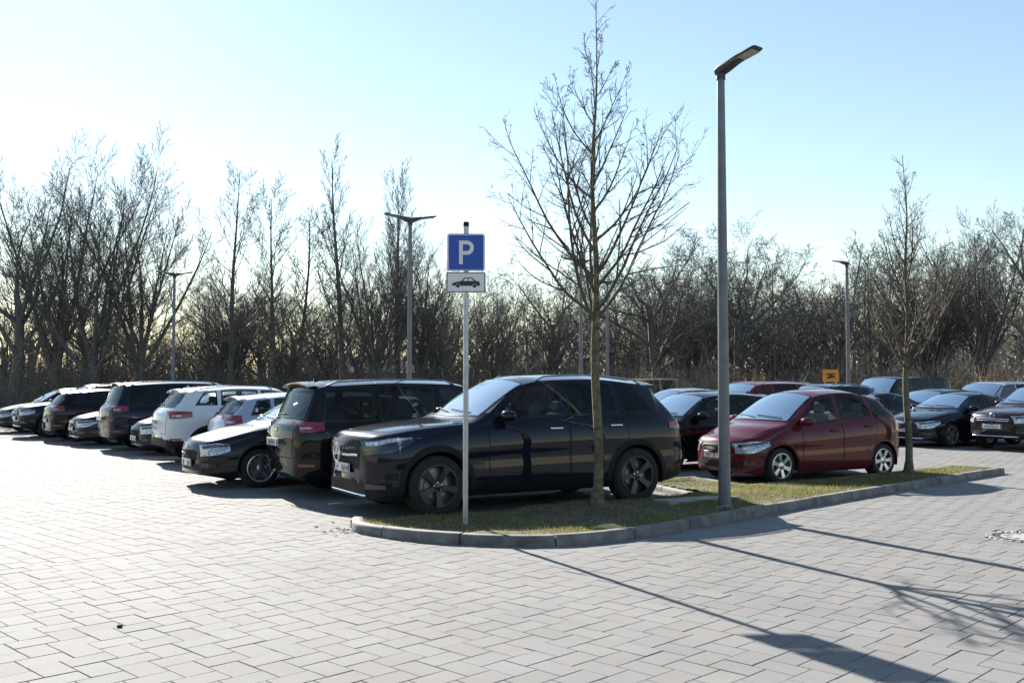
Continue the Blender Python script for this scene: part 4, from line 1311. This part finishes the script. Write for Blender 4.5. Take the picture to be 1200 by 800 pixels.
KINDS = {
 'vase': dict(L=4.2, r=.34, n=[10, 15, 10, 6], seg=[5, 8, 4, 2, 1], wob=[.05, .06, .06, .07, .1], up=[.02, .045, .055, .06, .05], tip=[.75, .12, .2, .4, .6], t0=[.40, .16, .15, .12], t1=[1., .98, 1., 1.], ang=[25, 33, 32, 32], ratio=[2.55, .40, .44, .5], fall=[0, .45, .4, .3], rr=[.55, .42, .5, .6], rmin=.009),
 'spread': dict(L=6.5, r=.38, n=[7, 11, 9, 6], seg=[6, 7, 5, 2, 1], wob=[.08, .15, .13, .13, .15], up=[.03, .05, .05, .06, .05], tip=[.6, .14, .2, .4, .6], t0=[.5, .22, .2, .15], t1=[1., 1., 1., 1.], ang=[40, 44, 42, 40], ratio=[1.35, .42, .44, .5], fall=[.1, .45, .4, .3], rr=[.58, .45, .5, .6], rmin=.009),
 'poplar': dict(L=15.5, r=.24, n=[46, 10, 7], seg=[12, 6, 3, 1], wob=[.025, .06, .10, .15], up=[.03, .14, .10, .08], tip=[.06, .2, .35, .6], t0=[.16, .2, .15], t1=[.98, 1., 1.], ang=[38, 28, 30], ratio=[.26, .32, .45], fall=[.55, .4, .3], rr=[.34, .5, .6], rmin=.008),
 'feather': dict(L=14.0, r=.22, n=[34, 11, 8], seg=[12, 7, 4, 1], wob=[.03, .06, .07, .1], up=[.03, .07, .07, .06], tip=[.06, .15, .3, .6], t0=[.22, .25, .2], t1=[.98, 1., 1.], ang=[46, 36, 36], ratio=[.34, .36, .45], fall=[.62, .4, .3], rr=[.36, .48, .6], rmin=.008),
 'oak': dict(L=5.5, r=.30, n=[8, 10, 9, 6], seg=[6, 8, 5, 3, 1], wob=[.12, .28, .24, .22, .2], up=[.02, .06, .05, .05, .03], tip=[.55, .12, .2, .35, .6], t0=[.42, .2, .2, .15], t1=[1., 1., 1., 1.], ang=[52, 52, 50, 46], ratio=[1.05, .50, .48, .5], fall=[.1, .4, .4, .3], rr=[.55, .48, .52, .6], rmin=.008),
 'pole': dict(L=9.0, r=.13, n=[22, 9, 6], seg=[9, 5, 3, 1], wob=[.06, .10, .11, .14], up=[.03, .07, .06, .05], tip=[.15, .15, .3, .6], t0=[.30, .2, .2], t1=[.98, 1., 1.], ang=[44, 42, 40], ratio=[.30, .42, .5], fall=[.45, .4, .3], rr=[.42, .5, .6], rmin=.008),
}
PROTO = {}
def proto(kind, seed):
    k = (kind, seed)
    if k not in PROTO:
        br_ = grow(seed * 17 + 5, KINDS[kind])
        zm = sorted(p.z for _, pts, _ in br_ for p in pts)
        PROTO[k] = (*tree_meshes(br_, M_bark, M_twig, 1), zm[int(len(zm) * .998)])
    return PROTO[k]

def px_pos(px, D): return ((px - 600) / F_PX * D, D)

def bare_tree(kind, seed, px, D, topy, label, group=None, name='bare_tree', wscale=None, rz=0.0):
    tm, cm, zm = proto(kind, seed)
    hscale = (CAM_H + (449 - topy) / F_PX * D + .06) / zm
    x, y = px_pos(px, D)
    t = empty(name, (x, y, -.06), rz); ws_ = hscale * (wscale or 1.0)
    t.scale = (ws_, ws_, hscale)
    link_mesh('trunk', tm, t); link_mesh('crown', cm, t)
    tag(t, label, 'tree', group)
    return t

def wood():
    rng = random.Random(21)
    G = 'prominent bare trees at the edge of the wood'
    L_ = [
     ('spread', 1, 16, 50, 150, 'big forked bare tree at the far left edge'),
     ('vase', 1, 112, 51, 165, 'broad vase shaped bare tree, biggest crown at the left'),
     ('vase', 2, 160, 53, 185, 'many stemmed bare tree just left of the left double lamp'),
     ('vase', 3, 66, 56, 168, 'dense bare tree between the far left forked tree and the broad vase shaped one'),
     ('feather', 1, 268, 55, 185, 'slim pointed bare tree standing alone right of the left double lamp'),
     ('feather', 2, 320, 56, 200, 'feathery pointed bare tree, second of the slim ones from the left'),
     ('pole', 1, 352, 58, 240, 'thin bare tree between the feathery tree and the tallest poplar'),
     ('poplar', 1, 404, 54, 150, 'tallest narrow bare poplar left of the double lamp behind the black people carrier'),
     ('vase', 4, 440, 52, 235, 'many stemmed bare tree under the double lamp head left of the blue sign'),
     ('poplar', 2, 465, 58, 190, 'very narrow bare poplar just left of the double lamp pole'),
     ('vase', 5, 492, 54, 255, 'loose bare tree right of the double lamp near the blue parking sign'),
     ('oak', 1, 527, 55, 330, 'crooked bare tree directly behind the parking sign post'),
     ('spread', 2, 640, 60, 325, 'bare tree behind the left side of the young island tree'),
     ('oak', 2, 775, 58, 268, 'gnarled bare tree with dense crown left of the tall lamp post'),
     ('oak', 3, 868, 57, 262, 'gnarled bare tree with dense dark crown right of the tall lamp post'),
     ('spread', 3, 820, 64, 300, 'bare tree seen right behind the tall lamp post'),
     ('oak', 4, 935, 62, 300, 'twisted bare tree between the tall lamp post and the orange sign'),
     ('spread', 4, 990, 60, 300, 'bare tree behind the lamp post beside the orange sign'),
     ('vase', 2, 1095, 60, 252, 'broad bare tree just right of the second young tree'),
     ('vase', 3, 1152, 58, 235, 'tall broad bare tree near the right edge'),
     ('spread', 5, 1222, 50, 185, 'tall bare tree whose branches enter at the right edge'),
    ]
    for i, (k, s, px, D, h, lab) in enumerate(L_):
        bare_tree(k, s, px, D, h, lab, G, 'bare_tree', rz=rng.uniform(0, 6.28))
    GF = 'bare trees filling the wood'
    kinds = [('pole', 1), ('pole', 2), ('pole', 3), ('oak', 1), ('oak', 3), ('spread', 2), ('spread', 4), ('feather', 3), ('vase', 4)]
    n = 0; fill = []
    MARKS = [(60, 'the leftmost dark blue car'), (120, 'the far left hatchback'), (175, 'the dark blue people carrier'), (235, 'the left double lamp'), (300, 'the white crossover'), (370, 'the pale blue hatchback'), (440, 'the black people carrier'), (520, 'the middle double lamp'), (570, 'the blue parking sign'), (640, 'the navy car windscreen'), (720, 'the young island tree'), (790, 'the tail of the navy car'), (860, 'the tall lamp post'), (930, 'the dark red hatchback'), (1000, 'the orange sign'), (1080, 'the second young tree'), (1140, 'the dark saloon'), (2000, 'the dark bronze car')]
    DEPTH = {60: 'the wood\'s front rank', 66: 'the wood\'s second rank', 72: 'the wood\'s middle rank', 79: 'the wood\'s fourth rank', 87: 'the wood\'s rearmost rank'}
    for D in (60, 66, 72, 79, 87):
        px = -60 + rng.uniform(0, 30)
        while px < 1270:
            k, s = rng.choice(kinds)
            topy = 325 if px < 560 else 292          # intended crown top row in the photo
            if 180 < px < 260 or 540 < px < 640: topy = 330
            tj = 449 - (449 - topy) * rng.uniform(.55, 1.12)
            fill.append(bare_tree(k, s, px, D + rng.uniform(-2.5, 2.5), tj, 'bare tree in %s behind %s' % (DEPTH[D], next(m for lim, m in MARKS if px < lim)), GF, 'bare_tree', wscale=rng.uniform(.95, 1.3), rz=rng.uniform(0, 6.28)))
            n += 1
            px += rng.uniform(34, 62) * (1.4 if px < 590 else 1.22)
    by = {}
    for o in fill: by.setdefault(o['label'], []).append(o)
    for lab, os_ in by.items():
        if len(os_) > 1:
            os_.sort(key=lambda o: o.location.x / o.location.y)
            for q, o in enumerate(os_): o['label'] = lab + ', ' + (('left one', 'right one') if len(os_) == 2 else ('left one', 'middle one', 'right one', 'rightmost one'))[min(q, 3)]
    # undergrowth: leafless shrubs and saplings in one mass
    ug = MB()
    for i in range(4200):
        D = rng.uniform(47, 80); px = rng.uniform(-80, 1280)
        x = (px - 600) / F_PX * D
        if px < 590 and rng.random() < .2: continue
        hh = rng.uniform(1.0, 3.0) * (1.0 + (.5 if rng.random() < .25 else 0))
        p0 = Vector((x, D, -.06))
        for q in range(rng.randint(2, 4)):
            d = Vector((rng.gauss(0, .28), rng.gauss(0, .28), 1)).normalized()
            L = hh * rng.uniform(.6, 1.1); r = rng.uniform(.010, .022)
            p1 = p0 + d * L * .5 + Vector((rng.gauss(0, .06), rng.gauss(0, .06), 0)); p2 = p1 + (d + rand_dir(rng) * .3).normalized() * L * .5
            ug.tube([p0, p1, p2], [r, r * .75, r * .35], 3, False)
            for e in range(5):
                t = rng.uniform(.25, 1); b = p0.lerp(p1, t * 2) if t < .5 else p1.lerp(p2, t * 2 - 1)
                dd = (d * .6 + rand_dir(rng) * .8).normalized(); l2 = L * rng.uniform(.15, .35)
                ug.tube([b, b + dd * l2], [r * .5, r * .3], 3, False)
    o = ug.build('undergrowth', mat('undergrowth_twigs', (.105, .095, .082), .95, noise=.4, nscale=.35, col2=(.175, .157, .132)))
    tag(o, 'brown leafless undergrowth at the foot of the wood', 'undergrowth', kind='stuff')
    fw = MB()
    for i in range(1900):
        D = rng.uniform(82, 100); px = rng.uniform(-120, 1320); p0 = Vector(((px - 600) / F_PX * D, D, -.06)); hh = rng.uniform(1.8, 4.6)
        d = Vector((rng.gauss(0, .12), rng.gauss(0, .12), 1)).normalized(); r = rng.uniform(.02, .05)
        fw.tube([p0, p0 + d * hh], [r, r * .3], 3, False)
        for e in range(12):
            b = p0 + d * hh * rng.uniform(.2, 1); fw.tube([b, b + (d * .4 + rand_dir(rng)).normalized() * hh * rng.uniform(.15, .35)], [r * .5, r * .25], 3, False)
    for i in range(2900):
        D = rng.uniform(88, 135); px = rng.uniform(-120, 1320)
        low = .62 if px < 590 else 1.0
        x = (px - 600) / F_PX * D; hh = rng.uniform(3.5, 9.5) * low; p0 = Vector((x, D, -.06))
        d = Vector((rng.gauss(0, .07), rng.gauss(0, .07), 1)).normalized(); r = rng.uniform(.03, .11)
        p1 = p0 + d * hh * .5; p2 = p1 + (d + rand_dir(rng) * .15).normalized() * hh * .5
        fw.tube([p0, p1, p2], [r, r * .7, r * .2], 3, False)
        for e in range(13):
            t = rng.uniform(.12, 1); b = p0.lerp(p1, t * 2) if t < .5 else p1.lerp(p2, t * 2 - 1)
            dd_ = (d * .5 + rand_dir(rng)).normalized(); l2 = hh * rng.uniform(.12, .26)
            b2 = b + dd_ * l2; fw.tube([b, b2], [r * .4, r * .22], 3, False)
    for i in range(1700):       # unseen stems added behind the viewer, to cover bright horizon in car reflections
        p0 = Vector((rng.uniform(-95, 95), rng.uniform(-78, -50), -.06)); hh = rng.uniform(5, 11)
        d = Vector((rng.gauss(0, .07), rng.gauss(0, .07), 1)).normalized(); r = rng.uniform(.08, .2)
        fw.tube([p0, p0 + d * hh], [r, r * .3], 3, False)
        for e in range(16):
            b = p0 + d * hh * rng.uniform(.05, 1); fw.tube([b, b + (d * .4 + rand_dir(rng)).normalized() * hh * rng.uniform(.12, .3)], [r * .55, r * .3], 3, False)
    o = fw.build('distant_wood', mat('distant_wood_twigs', (.115, .11, .104), .95, noise=.4, nscale=.2, col2=(.18, .172, .16)))
    tag(o, 'far off leafless wood closing the view behind the trees', 'wood', kind='stuff')
    # warm coloured shrubs
    for px, D, s, lab in ((880, 46, 1.0, 'tan leafed low shrub just right of the tall lamp post'), (1066, 47, .8, 'orange brown shrub right behind the second young tree trunk'), (1160, 45, 1.15, 'pale brown shrub in front of the wood at right')):
        t = empty('shrub', (*px_pos(px, D), -.06))
        tw = MB(); lf = MB()
        for q in range(46):
            a = rng.uniform(0, 6.28); el = rng.uniform(.5, 1.4); d = Vector((math.cos(a) * math.cos(el), math.sin(a) * math.cos(el), math.sin(el)))
            L = s * rng.uniform(1.2, 2.5); p1 = d * L * .5 + Vector((0, 0, .08)); p2 = d * L + Vector((0, 0, .25 * L * rng.random()))
            tw.tube([(0, 0, 0), p1, p2], [.018, .012, .006], 3, False)
            for e in range(16):
                b = p1.lerp(p2, rng.random()) + rand_dir(rng) * .12; u = rand_dir(rng) * .07; v = rand_dir(rng) * .045
                lf.add([b - u, b + v, b + u, b - v], [(0, 1, 2, 3)])
        tw.build('stems', M_twig, t)['kind'] = 'stuff'
        lf.build('dry_leaves', mat('dry_hedge_leaf', (.30, .17, .05), .8, noise=.35, nscale=2), t)['kind'] = 'stuff'
        tag(t, lab, 'shrub')
wood()

# ------------------------------------------------------------------ young trees on the island
def young_tree(seed, loc, H, r0, zlow, spread, nmain, label, dense=1.0):
    rng = random.Random(seed)
    t = empty('young_tree', loc)
    trunk = MB(); pts, rad = [], []
    K = 22
    def axis(z): 
        s = z / H
        return Vector((.05 * math.sin(s * 5 + seed) * s + .02 * math.sin(s * 17), .05 * math.cos(s * 4 + seed) * s, z))
    def rz_(z):
        s = z / H
        if s < .34: return r0 * (1 - .22 * s / .34) * (1 + .55 * math.exp(-z / .06))
        return max(.006, r0 * .70 * (1 - (s - .34) / .66) ** .95)
    for i in range(K + 1):
        z = H * (i / K) ** 1.05; pts.append(axis(z)); rad.append(rz_(z))
    trunk.tube(pts, rad, 10); trunk.build('trunk', M_barkn, t, 60)
    cr = MB()
    def twig(p, d, L, r, lvl):
        n = 4 if lvl < 2 else 2
        q = [p]; rr = [r]; dirs = [d]
        for i in range(n):
            d = (d + rand_dir(rng) * (.14 if lvl == 1 else .20) + Vector((0, 0, .08))).normalized()
            p = p + d * L / n; q.append(p); rr.append(max(.0024, r * (1 - .6 * (i + 1) / n))); dirs.append(d)
        cr.tube(q, rr, 4 if lvl < 2 else 3, False)
        if lvl < 3:
            m = {1: rng.randint(4, 7), 2: rng.randint(3, 5)}[lvl]
            for k in range(m):
                f = rng.uniform(.15, 1) * n; i = min(n - 1, int(f))
                twig(q[i].lerp(q[i + 1], f - i), tilt(dirs[i + 1], R_(rng.uniform(28, 58)), rng.uniform(0, 6.28)), L * rng.uniform(.22, .42), rr[i] * .55, lvl + 1)
    az = rng.uniform(0, 6.28)
    for k in range(nmain):
        u = (k + rng.random() * .6) / nmain
        z = zlow + (H * .93 - zlow) * u ** 1.6
        az += 2.4 + rng.uniform(-.35, .35)
        s = (z - zlow) / (H - zlow)
        L = (H * .37) * (1 - s) ** 1.3 * rng.uniform(.72, 1.12) + .20
        el = R_(37 + 10 * s + rng.uniform(-10, 9)); d = Vector((math.cos(az) * math.cos(el), math.sin(az) * math.cos(el), math.sin(el)))
        d.x *= spread; d.y *= spread; d.normalize()
        p = axis(z); r = min(rz_(z) * .60, .007 + .0085 * L)
        n = 9; q = [p]; rr = [r]; dirs = [d.copy()]
        bend = rng.uniform(.07, .13)
        for i in range(n):
            d = (d + Vector((0, 0, bend * (1.5 if i < 4 else .7))) + rand_dir(rng) * .085).normalized()
            p = p + d * L / n; q.append(p); dirs.append(d.copy()); rr.append(max(.0035, r * (1 - .82 * (i + 1) / n)))
        cr.tube(q, rr, 5, False)
        m = int((3.5 + 3.5 * (1 - s)) * dense)
        for e in range(m):
            f = (.15 + .85 * (e + rng.random()) / m) * n; i = min(n - 1, int(f))
            twig(q[i].lerp(q[i + 1], f - i), tilt(dirs[i + 1], R_(rng.uniform(24, 48)), rng.uniform(0, 6.28)), L * rng.uniform(.14, .36) * (1.1 - .5 * f / n) + .07, rr[i] * .6, 1 if rng.random() < .55 else 2)
    # short spurs on the leader
    for e in range(26):
        z = zlow + (H * .99 - zlow) * rng.random() ** .7
        a = rng.uniform(0, 6.28); d = Vector((math.cos(a), math.sin(a), .9)).normalized()
        twig(axis(z), d, rng.uniform(.12, .32), .005, 2)
    cr.build('crown', M_twign, t, 80)
    tag(t, label, 'tree')
    return t
young_tree(2, (1.045, 12.12, ISL_Z(1.045, 12.12) - .03), 6.28, .062, 2.20, 1.08, 27, 'slender young bare tree on the island in front of the navy car', 1.6)
young_tree(11, (6.98, 17.35, .08), 5.62, .066, 1.75, .92, 27, 'second young bare tree at the right end of the grass island', 1.35)

# ------------------------------------------------------------------ lamp posts
def lamp_head(parent, base, direction, length=.72, rise=10.0, w=1.0):
    d = Vector((direction[0], direction[1], 0)).normalized(); up = Vector((0, 0, 1)); side = up.cross(d)
    d2 = (d * math.cos(R_(rise)) + up * math.sin(R_(rise)))
    u2 = d2.cross(side) * -1
    u2 = side.cross(d2) * -1
    if u2.z < 0: u2 = -u2
    st = [(-.075, .035, .030, .0), (-.06, .060, .055, .0), (0, .070, .070, .0), (.12, .072, .062, .008), (.24, .085, .040, .022), (.34, .098, .026, .030), (.46, .102, .022, .032), (length - .03, .102, .020, .032), (length, .088, .010, .032)]
    mb = MB(); K = 12; b = 0
    for s, hw, hh, off in st:
        for q in range(K):
            a = 2 * math.pi * q / K; cx = math.copysign(abs(math.cos(a)) ** .6, math.cos(a)); cz = math.copysign(abs(math.sin(a)) ** .6, math.sin(a))
            mb.v.append(tuple(Vector(base) + d2 * s + side * (cx * hw * w) + u2 * (cz * hh + off)))
    n = len(st)
    for i in range(n - 1):
        for q in range(K):
            q2 = (q + 1) % K; mb.f.append((i * K + q, i * K + q2, (i + 1) * K + q2, (i + 1) * K + q))
    mb.f.append(tuple(range(K))[::-1]); mb.f.append(tuple((n - 1) * K + q for q in range(K)))
    h = mb.build('lamp_head', M_lamphead, parent, 45)
    ln = MB(); Rm = Matrix((d2, side, u2)).transposed()
    ln.box(Vector(base) + d2 * (length - .22) + u2 * .009, (.34, .17 * w, .012), Rm, .003); ln.build('lens', M_lens, h)

def lamp_post(loc, H, heads, label, r0=.075, r1=.048, group='lamp posts'):
    t = empty('street_lamp', loc)
    p = MB(); p.tube([(0, 0, -.05), (0, 0, .02), (0, 0, .9), (0, 0, 1.0), (0, 0, H * .6), (0, 0, H)], [r0 * 1.04, r0 * 1.04, r0 * 1.0, r0 * .96, (r0 + r1) / 2, r1], 18)
    p.build('pole', M_lamppole, t, 50)
    f = MB(); f.lathe([(r0 + .035, -.02), (r0 + .035, .018), (r0 + .01, .03), (r0 + .002, .06)], 18); f.build('base_collar', M_lamppole, t, 40)
    dr = MB(); dr.box((0, -r0 * .93, .72), (.075, .02, .34), bev=.006); dr.build('service_door', M_lamppole, t)
    c = MB(); c.lathe([(r1 + .012, -.12), (r1 + .012, .02), (.0001, .03)], 16, 'z', (0, 0, H)); c.build('pole_cap', M_lamphead, t, 40)
    for d in heads: lamp_head(t, (0, 0, H), d, .60 if len(heads) == 1 else .70, 12 if len(heads) == 1 else 9)
    tag(t, label, 'street lamp', group)
    return t
lamp_post((2.675, 12.42, .08), 5.57, [(.656, -.755)], 'tall single headed lamp post on the island kerb beside the dark red hatchback')
dd = (.93, .36)
for px, D, H, hd, lab in ((480, 25.2, 5.85, 2, 'double headed lamp post left of the blue parking sign'),
                          (203, 38.0, 5.85, 2, 'double headed lamp post at the left behind the white crossover'),
                          (681, 34.0, 5.85, 2, 'grey lamp post just left of the young island tree trunk'),
                          (712, 41.0, 5.85, 2, 'lamp post just right of the young island tree trunk'),
                          (994, 33.5, 5.75, 1, 'lamp post between the orange sign and the second young tree'),
                          (908, 60.0, 5.6, 1, 'distant thin lamp post, left of the two far posts beside the orange sign'),
                          (917, 64.0, 5.4, 1, 'distant thin lamp post, right of the two far posts beside the orange sign'),
                          (1192, 58.0, 4.4, 1, 'distant thin lamp post at the right edge above the dark bronze car')):
    x, y = px_pos(px, D)
    lamp_post((x, y, 0), H, [dd, (-dd[0], -dd[1])] if hd == 2 else [(-.5, .86)], lab, .07 if D < 50 else .06)

# ------------------------------------------------------------------ signs
def rounded(wd, ht, r, n=5):
    out = []
    for cx, cy, a0 in ((wd / 2 - r, ht / 2 - r, 0), (-wd / 2 + r, ht / 2 - r, 90), (-wd / 2 + r, -ht / 2 + r, 180), (wd / 2 - r, -ht / 2 + r, 270)):
        for q in range(n + 1):
            a = R_(a0 + 90 * q / n); out.append((cx + r * math.cos(a), cy + r * math.sin(a)))
    return out

def parking_sign():
    t = empty('parking_sign', (-.515, 10.95, .08), R_(2.5))
    FM = Matrix.Rotation(R_(90), 4, 'X')           # outline (x, y) -> (x, z), extrusion along -y
    M_blue = mat('sign_blue', (.012, .065, .36), .35, noise=.08, nscale=5)
    M_wht = mat('sign_white', (.70, .70, .69), .35)
    M_sgrey = mat('sign_back_aluminium', (.45, .46, .47), .4, .8)
    M_sblk = mat('sign_black', (.012, .012, .013), .4)
    p = MB(); p.tube([(0, 0, -.1), (0, 0, 3.34)], .030, 16); p.build('post', M_galv, t, 50)
    c = MB(); c.lathe([(.033, 3.325), (.033, 3.372), (.028, 3.378), (.0001, 3.378)], 16); c.build('post_cap', M_black, t, 40)
    def plate(nm, wd, ht, zc, m, r):
        b = MB(); b.prism(rounded(wd, ht, r), .036, .040, Matrix.Translation((0, 0, zc)) @ FM); return b.build(nm, m, t)
    def on(par, nm, outlines, zc, y, m, holes=None):
        b = MB()
        for ol in outlines: b.prism(ol, y, y + .0012, Matrix.Translation((0, 0, zc)) @ FM)
        return b.build(nm, m, par)
    z1 = 3.03
    a = plate('sign_plate', .42, .42, z1, M_blue, .03)
    # white rim line
    def rim(par, nm, wd, ht, r, th, zc, m):
        o, i = rounded(wd, ht, r), rounded(wd - 2 * th, ht - 2 * th, max(.004, r - th)); b = MB(); n = len(o)
        for ring in (o, i):
            for x, y in ring: b.v.append(tuple(Matrix.Translation((0, 0, zc)) @ FM @ Vector((x, y, .0416))))
        for k in range(n): b.f.append((k, (k + 1) % n, n + (k + 1) % n, n + k))
        b.build(nm, m, par)
    rim(a, 'sign_rim', .406, .406, .026, .009, z1, M_wht)
    # letter P, one mesh
    b = MB(); th = .042; xl = -.078; hgt = .265
    prf = []
    b.prism([(xl, -hgt / 2), (xl + th, -hgt / 2), (xl + th, hgt / 2), (xl, hgt / 2)], .0415, .0428, Matrix.Translation((0, 0, z1)) @ FM)
    R0, cxp, cyp = .080, xl + .085, hgt / 2 - .080
    outer = [(xl + th - .001, hgt / 2)] + [(cxp + R0 * math.sin(R_(180 * q / 16)), cyp + R0 * math.cos(R_(180 * q / 16))) for q in range(17)] + [(xl + th - .001, hgt / 2 - 2 * R0)]
    r1 = R0 - th
    inner = [(xl + th - .001, cyp + r1)] + [(cxp + r1 * math.sin(R_(180 * q / 16)), cyp + r1 * math.cos(R_(180 * q / 16))) for q in range(17)] + [(xl + th - .001, cyp - r1)]
    base = len(b.v); TT = Matrix.Translation((0, 0, z1)) @ FM
    for z in (.0428,):
        for x, y in outer + inner: b.v.append(tuple(TT @ Vector((x, y, z))))
    n = len(outer)
    for k in range(n - 1): b.f.append((base + k, base + k + 1, base + n + k + 1, base + n + k))
    b.build('letter_p', M_wht, a)
    z2 = 2.695
    s = plate('supplementary_plate', .44, .231, z2, M_wht, .018)
    rim(s, 'plate_rim', .430, .221, .014, .009, z2, M_sblk)
    # car pictogram
    body = [(-.155, -.035), (-.150, -.010), (-.105, .004), (-.055, .012), (-.015, .052), (.060, .054), (.110, .016), (.148, .008), (.158, -.030), (.150, -.040), (.122, -.040), (.115, -.022), (.095, -.014), (.075, -.022), (.068, -.040), (-.062, -.040), (-.070, -.022), (-.090, -.014), (-.110, -.022), (-.117, -.040)]
    on(s, 'car_pictogram', [body], z2, .0415, M_sblk)
    w1 = [(-.035, .014), (-.008, .043), (.018, .044), (.018, .014)]; w2 = [(.028, .014), (.028, .044), (.056, .044), (.090, .014)]
    on(s, 'pictogram_windows', [w1, w2], z2, .0431, M_wht)['kind'] = 'stuff'
    for cx in (-.090, .095):
        on(s, 'pictogram_wheel', [[(cx + .021 * math.cos(R_(30 * q)), -.040 + .021 * math.sin(R_(30 * q))) for q in range(12)]], z2, .0415, M_sblk)
    for z in (z1 + .12, z1 - .12, z2):
        b = MB(); b.box((0, -.010, z), (.10, .045, .028), bev=.004); b.build('clamp', M_galv, t)
    tag(t, 'blue parking sign with white P above a small car pictogram plate on a grey post', 'sign')
parking_sign()

def orange_sign():
    x, y = px_pos(973, 42)
    t = empty('road_sign', (x, y, 0), R_(-8))
    mo = mat('sign_orange', (.72, .26, .02), .4, noise=.1, nscale=4); mk = mat('sign_mark_black', (.02, .02, .02), .5)
    b = MB(); b.prism(rounded(.66, .52, .03), .03, .036, Matrix.Translation((0, 0, 1.98)) @ Matrix.Rotation(R_(90), 4, 'X')); s = b.build('sign_plate', mo, t)
    b = MB(); b.prism([(-.20, -.10), (-.02, .00), (-.20, .03), (-.18, .09), (.20, .10), (.18, .05), (.05, .03), (.20, -.02), (.19, -.07), (-.12, -.14)], .037, .038, Matrix.Translation((0, 0, 1.98)) @ Matrix.Rotation(R_(90), 4, 'X')); b.build('direction_mark', mk, s)
    for sx in (-.22, .22):
        b = MB(); b.tube([(sx, 0, -.05), (sx, 0, 2.2)], .024, 8); b.build('post', M_galv, t, 50)
    tag(t, 'orange rectangular sign with dark mark behind the parked cars', 'sign')
orange_sign()

# ------------------------------------------------------------------ low building behind the trees
def low_building():
    t = empty('low_building', (*px_pos(408, 98), -.06), R_(6))
    mw = mat('render_wall', (.32, .29, .26), .9, noise=.15, nscale=1); mr_ = mat('dark_roof', (.05, .045, .045), .8, noise=.3, nscale=2)
    w_, d_, h_ = 13.0, 7.0, 2.7
    b = MB(); b.box((0, 0, h_ / 2), (w_, d_, h_)); b.build('wall', mw, t)
    b = MB(); o = .5; b.add([(-w_ / 2 - o, -d_ / 2 - o, h_), (w_ / 2 + o, -d_ / 2 - o, h_), (w_ / 2 + o, d_ / 2 + o, h_), (-w_ / 2 - o, d_ / 2 + o, h_), (-w_ / 2 + 1.5, 0, h_ + 1.7), (w_ / 2 - 1.5, 0, h_ + 1.7),
        (-w_ / 2 - o, -d_ / 2 - o, h_ - .12), (w_ / 2 + o, -d_ / 2 - o, h_ - .12), (w_ / 2 + o, d_ / 2 + o, h_ - .12), (-w_ / 2 - o, d_ / 2 + o, h_ - .12)],
        [(0, 1, 5, 4), (1, 2, 5), (2, 3, 4, 5), (3, 0, 4), (6, 7, 1, 0), (7, 8, 2, 1), (8, 9, 3, 2), (9, 6, 0, 3), (9, 8, 7, 6)]); b.build('roof', mr_, t)
    for i in range(5):
        x = -4.8 + i * 2.4
        b = MB(); b.box((x, -d_ / 2 - .01, 1.5), (1.2, .06, 1.1)); wf = b.build('window', mat('window_frame_white', (.7, .7, .7), .5), t)
        b = MB(); b.box((x, -d_ / 2 - .045, 1.5), (1.05, .02, .95)); b.build('pane', mat('far_pane', (.03, .035, .04), .1), wf)
    tag(t, 'low building with dark hipped roof half hidden behind the bare trees', 'building')
low_building()
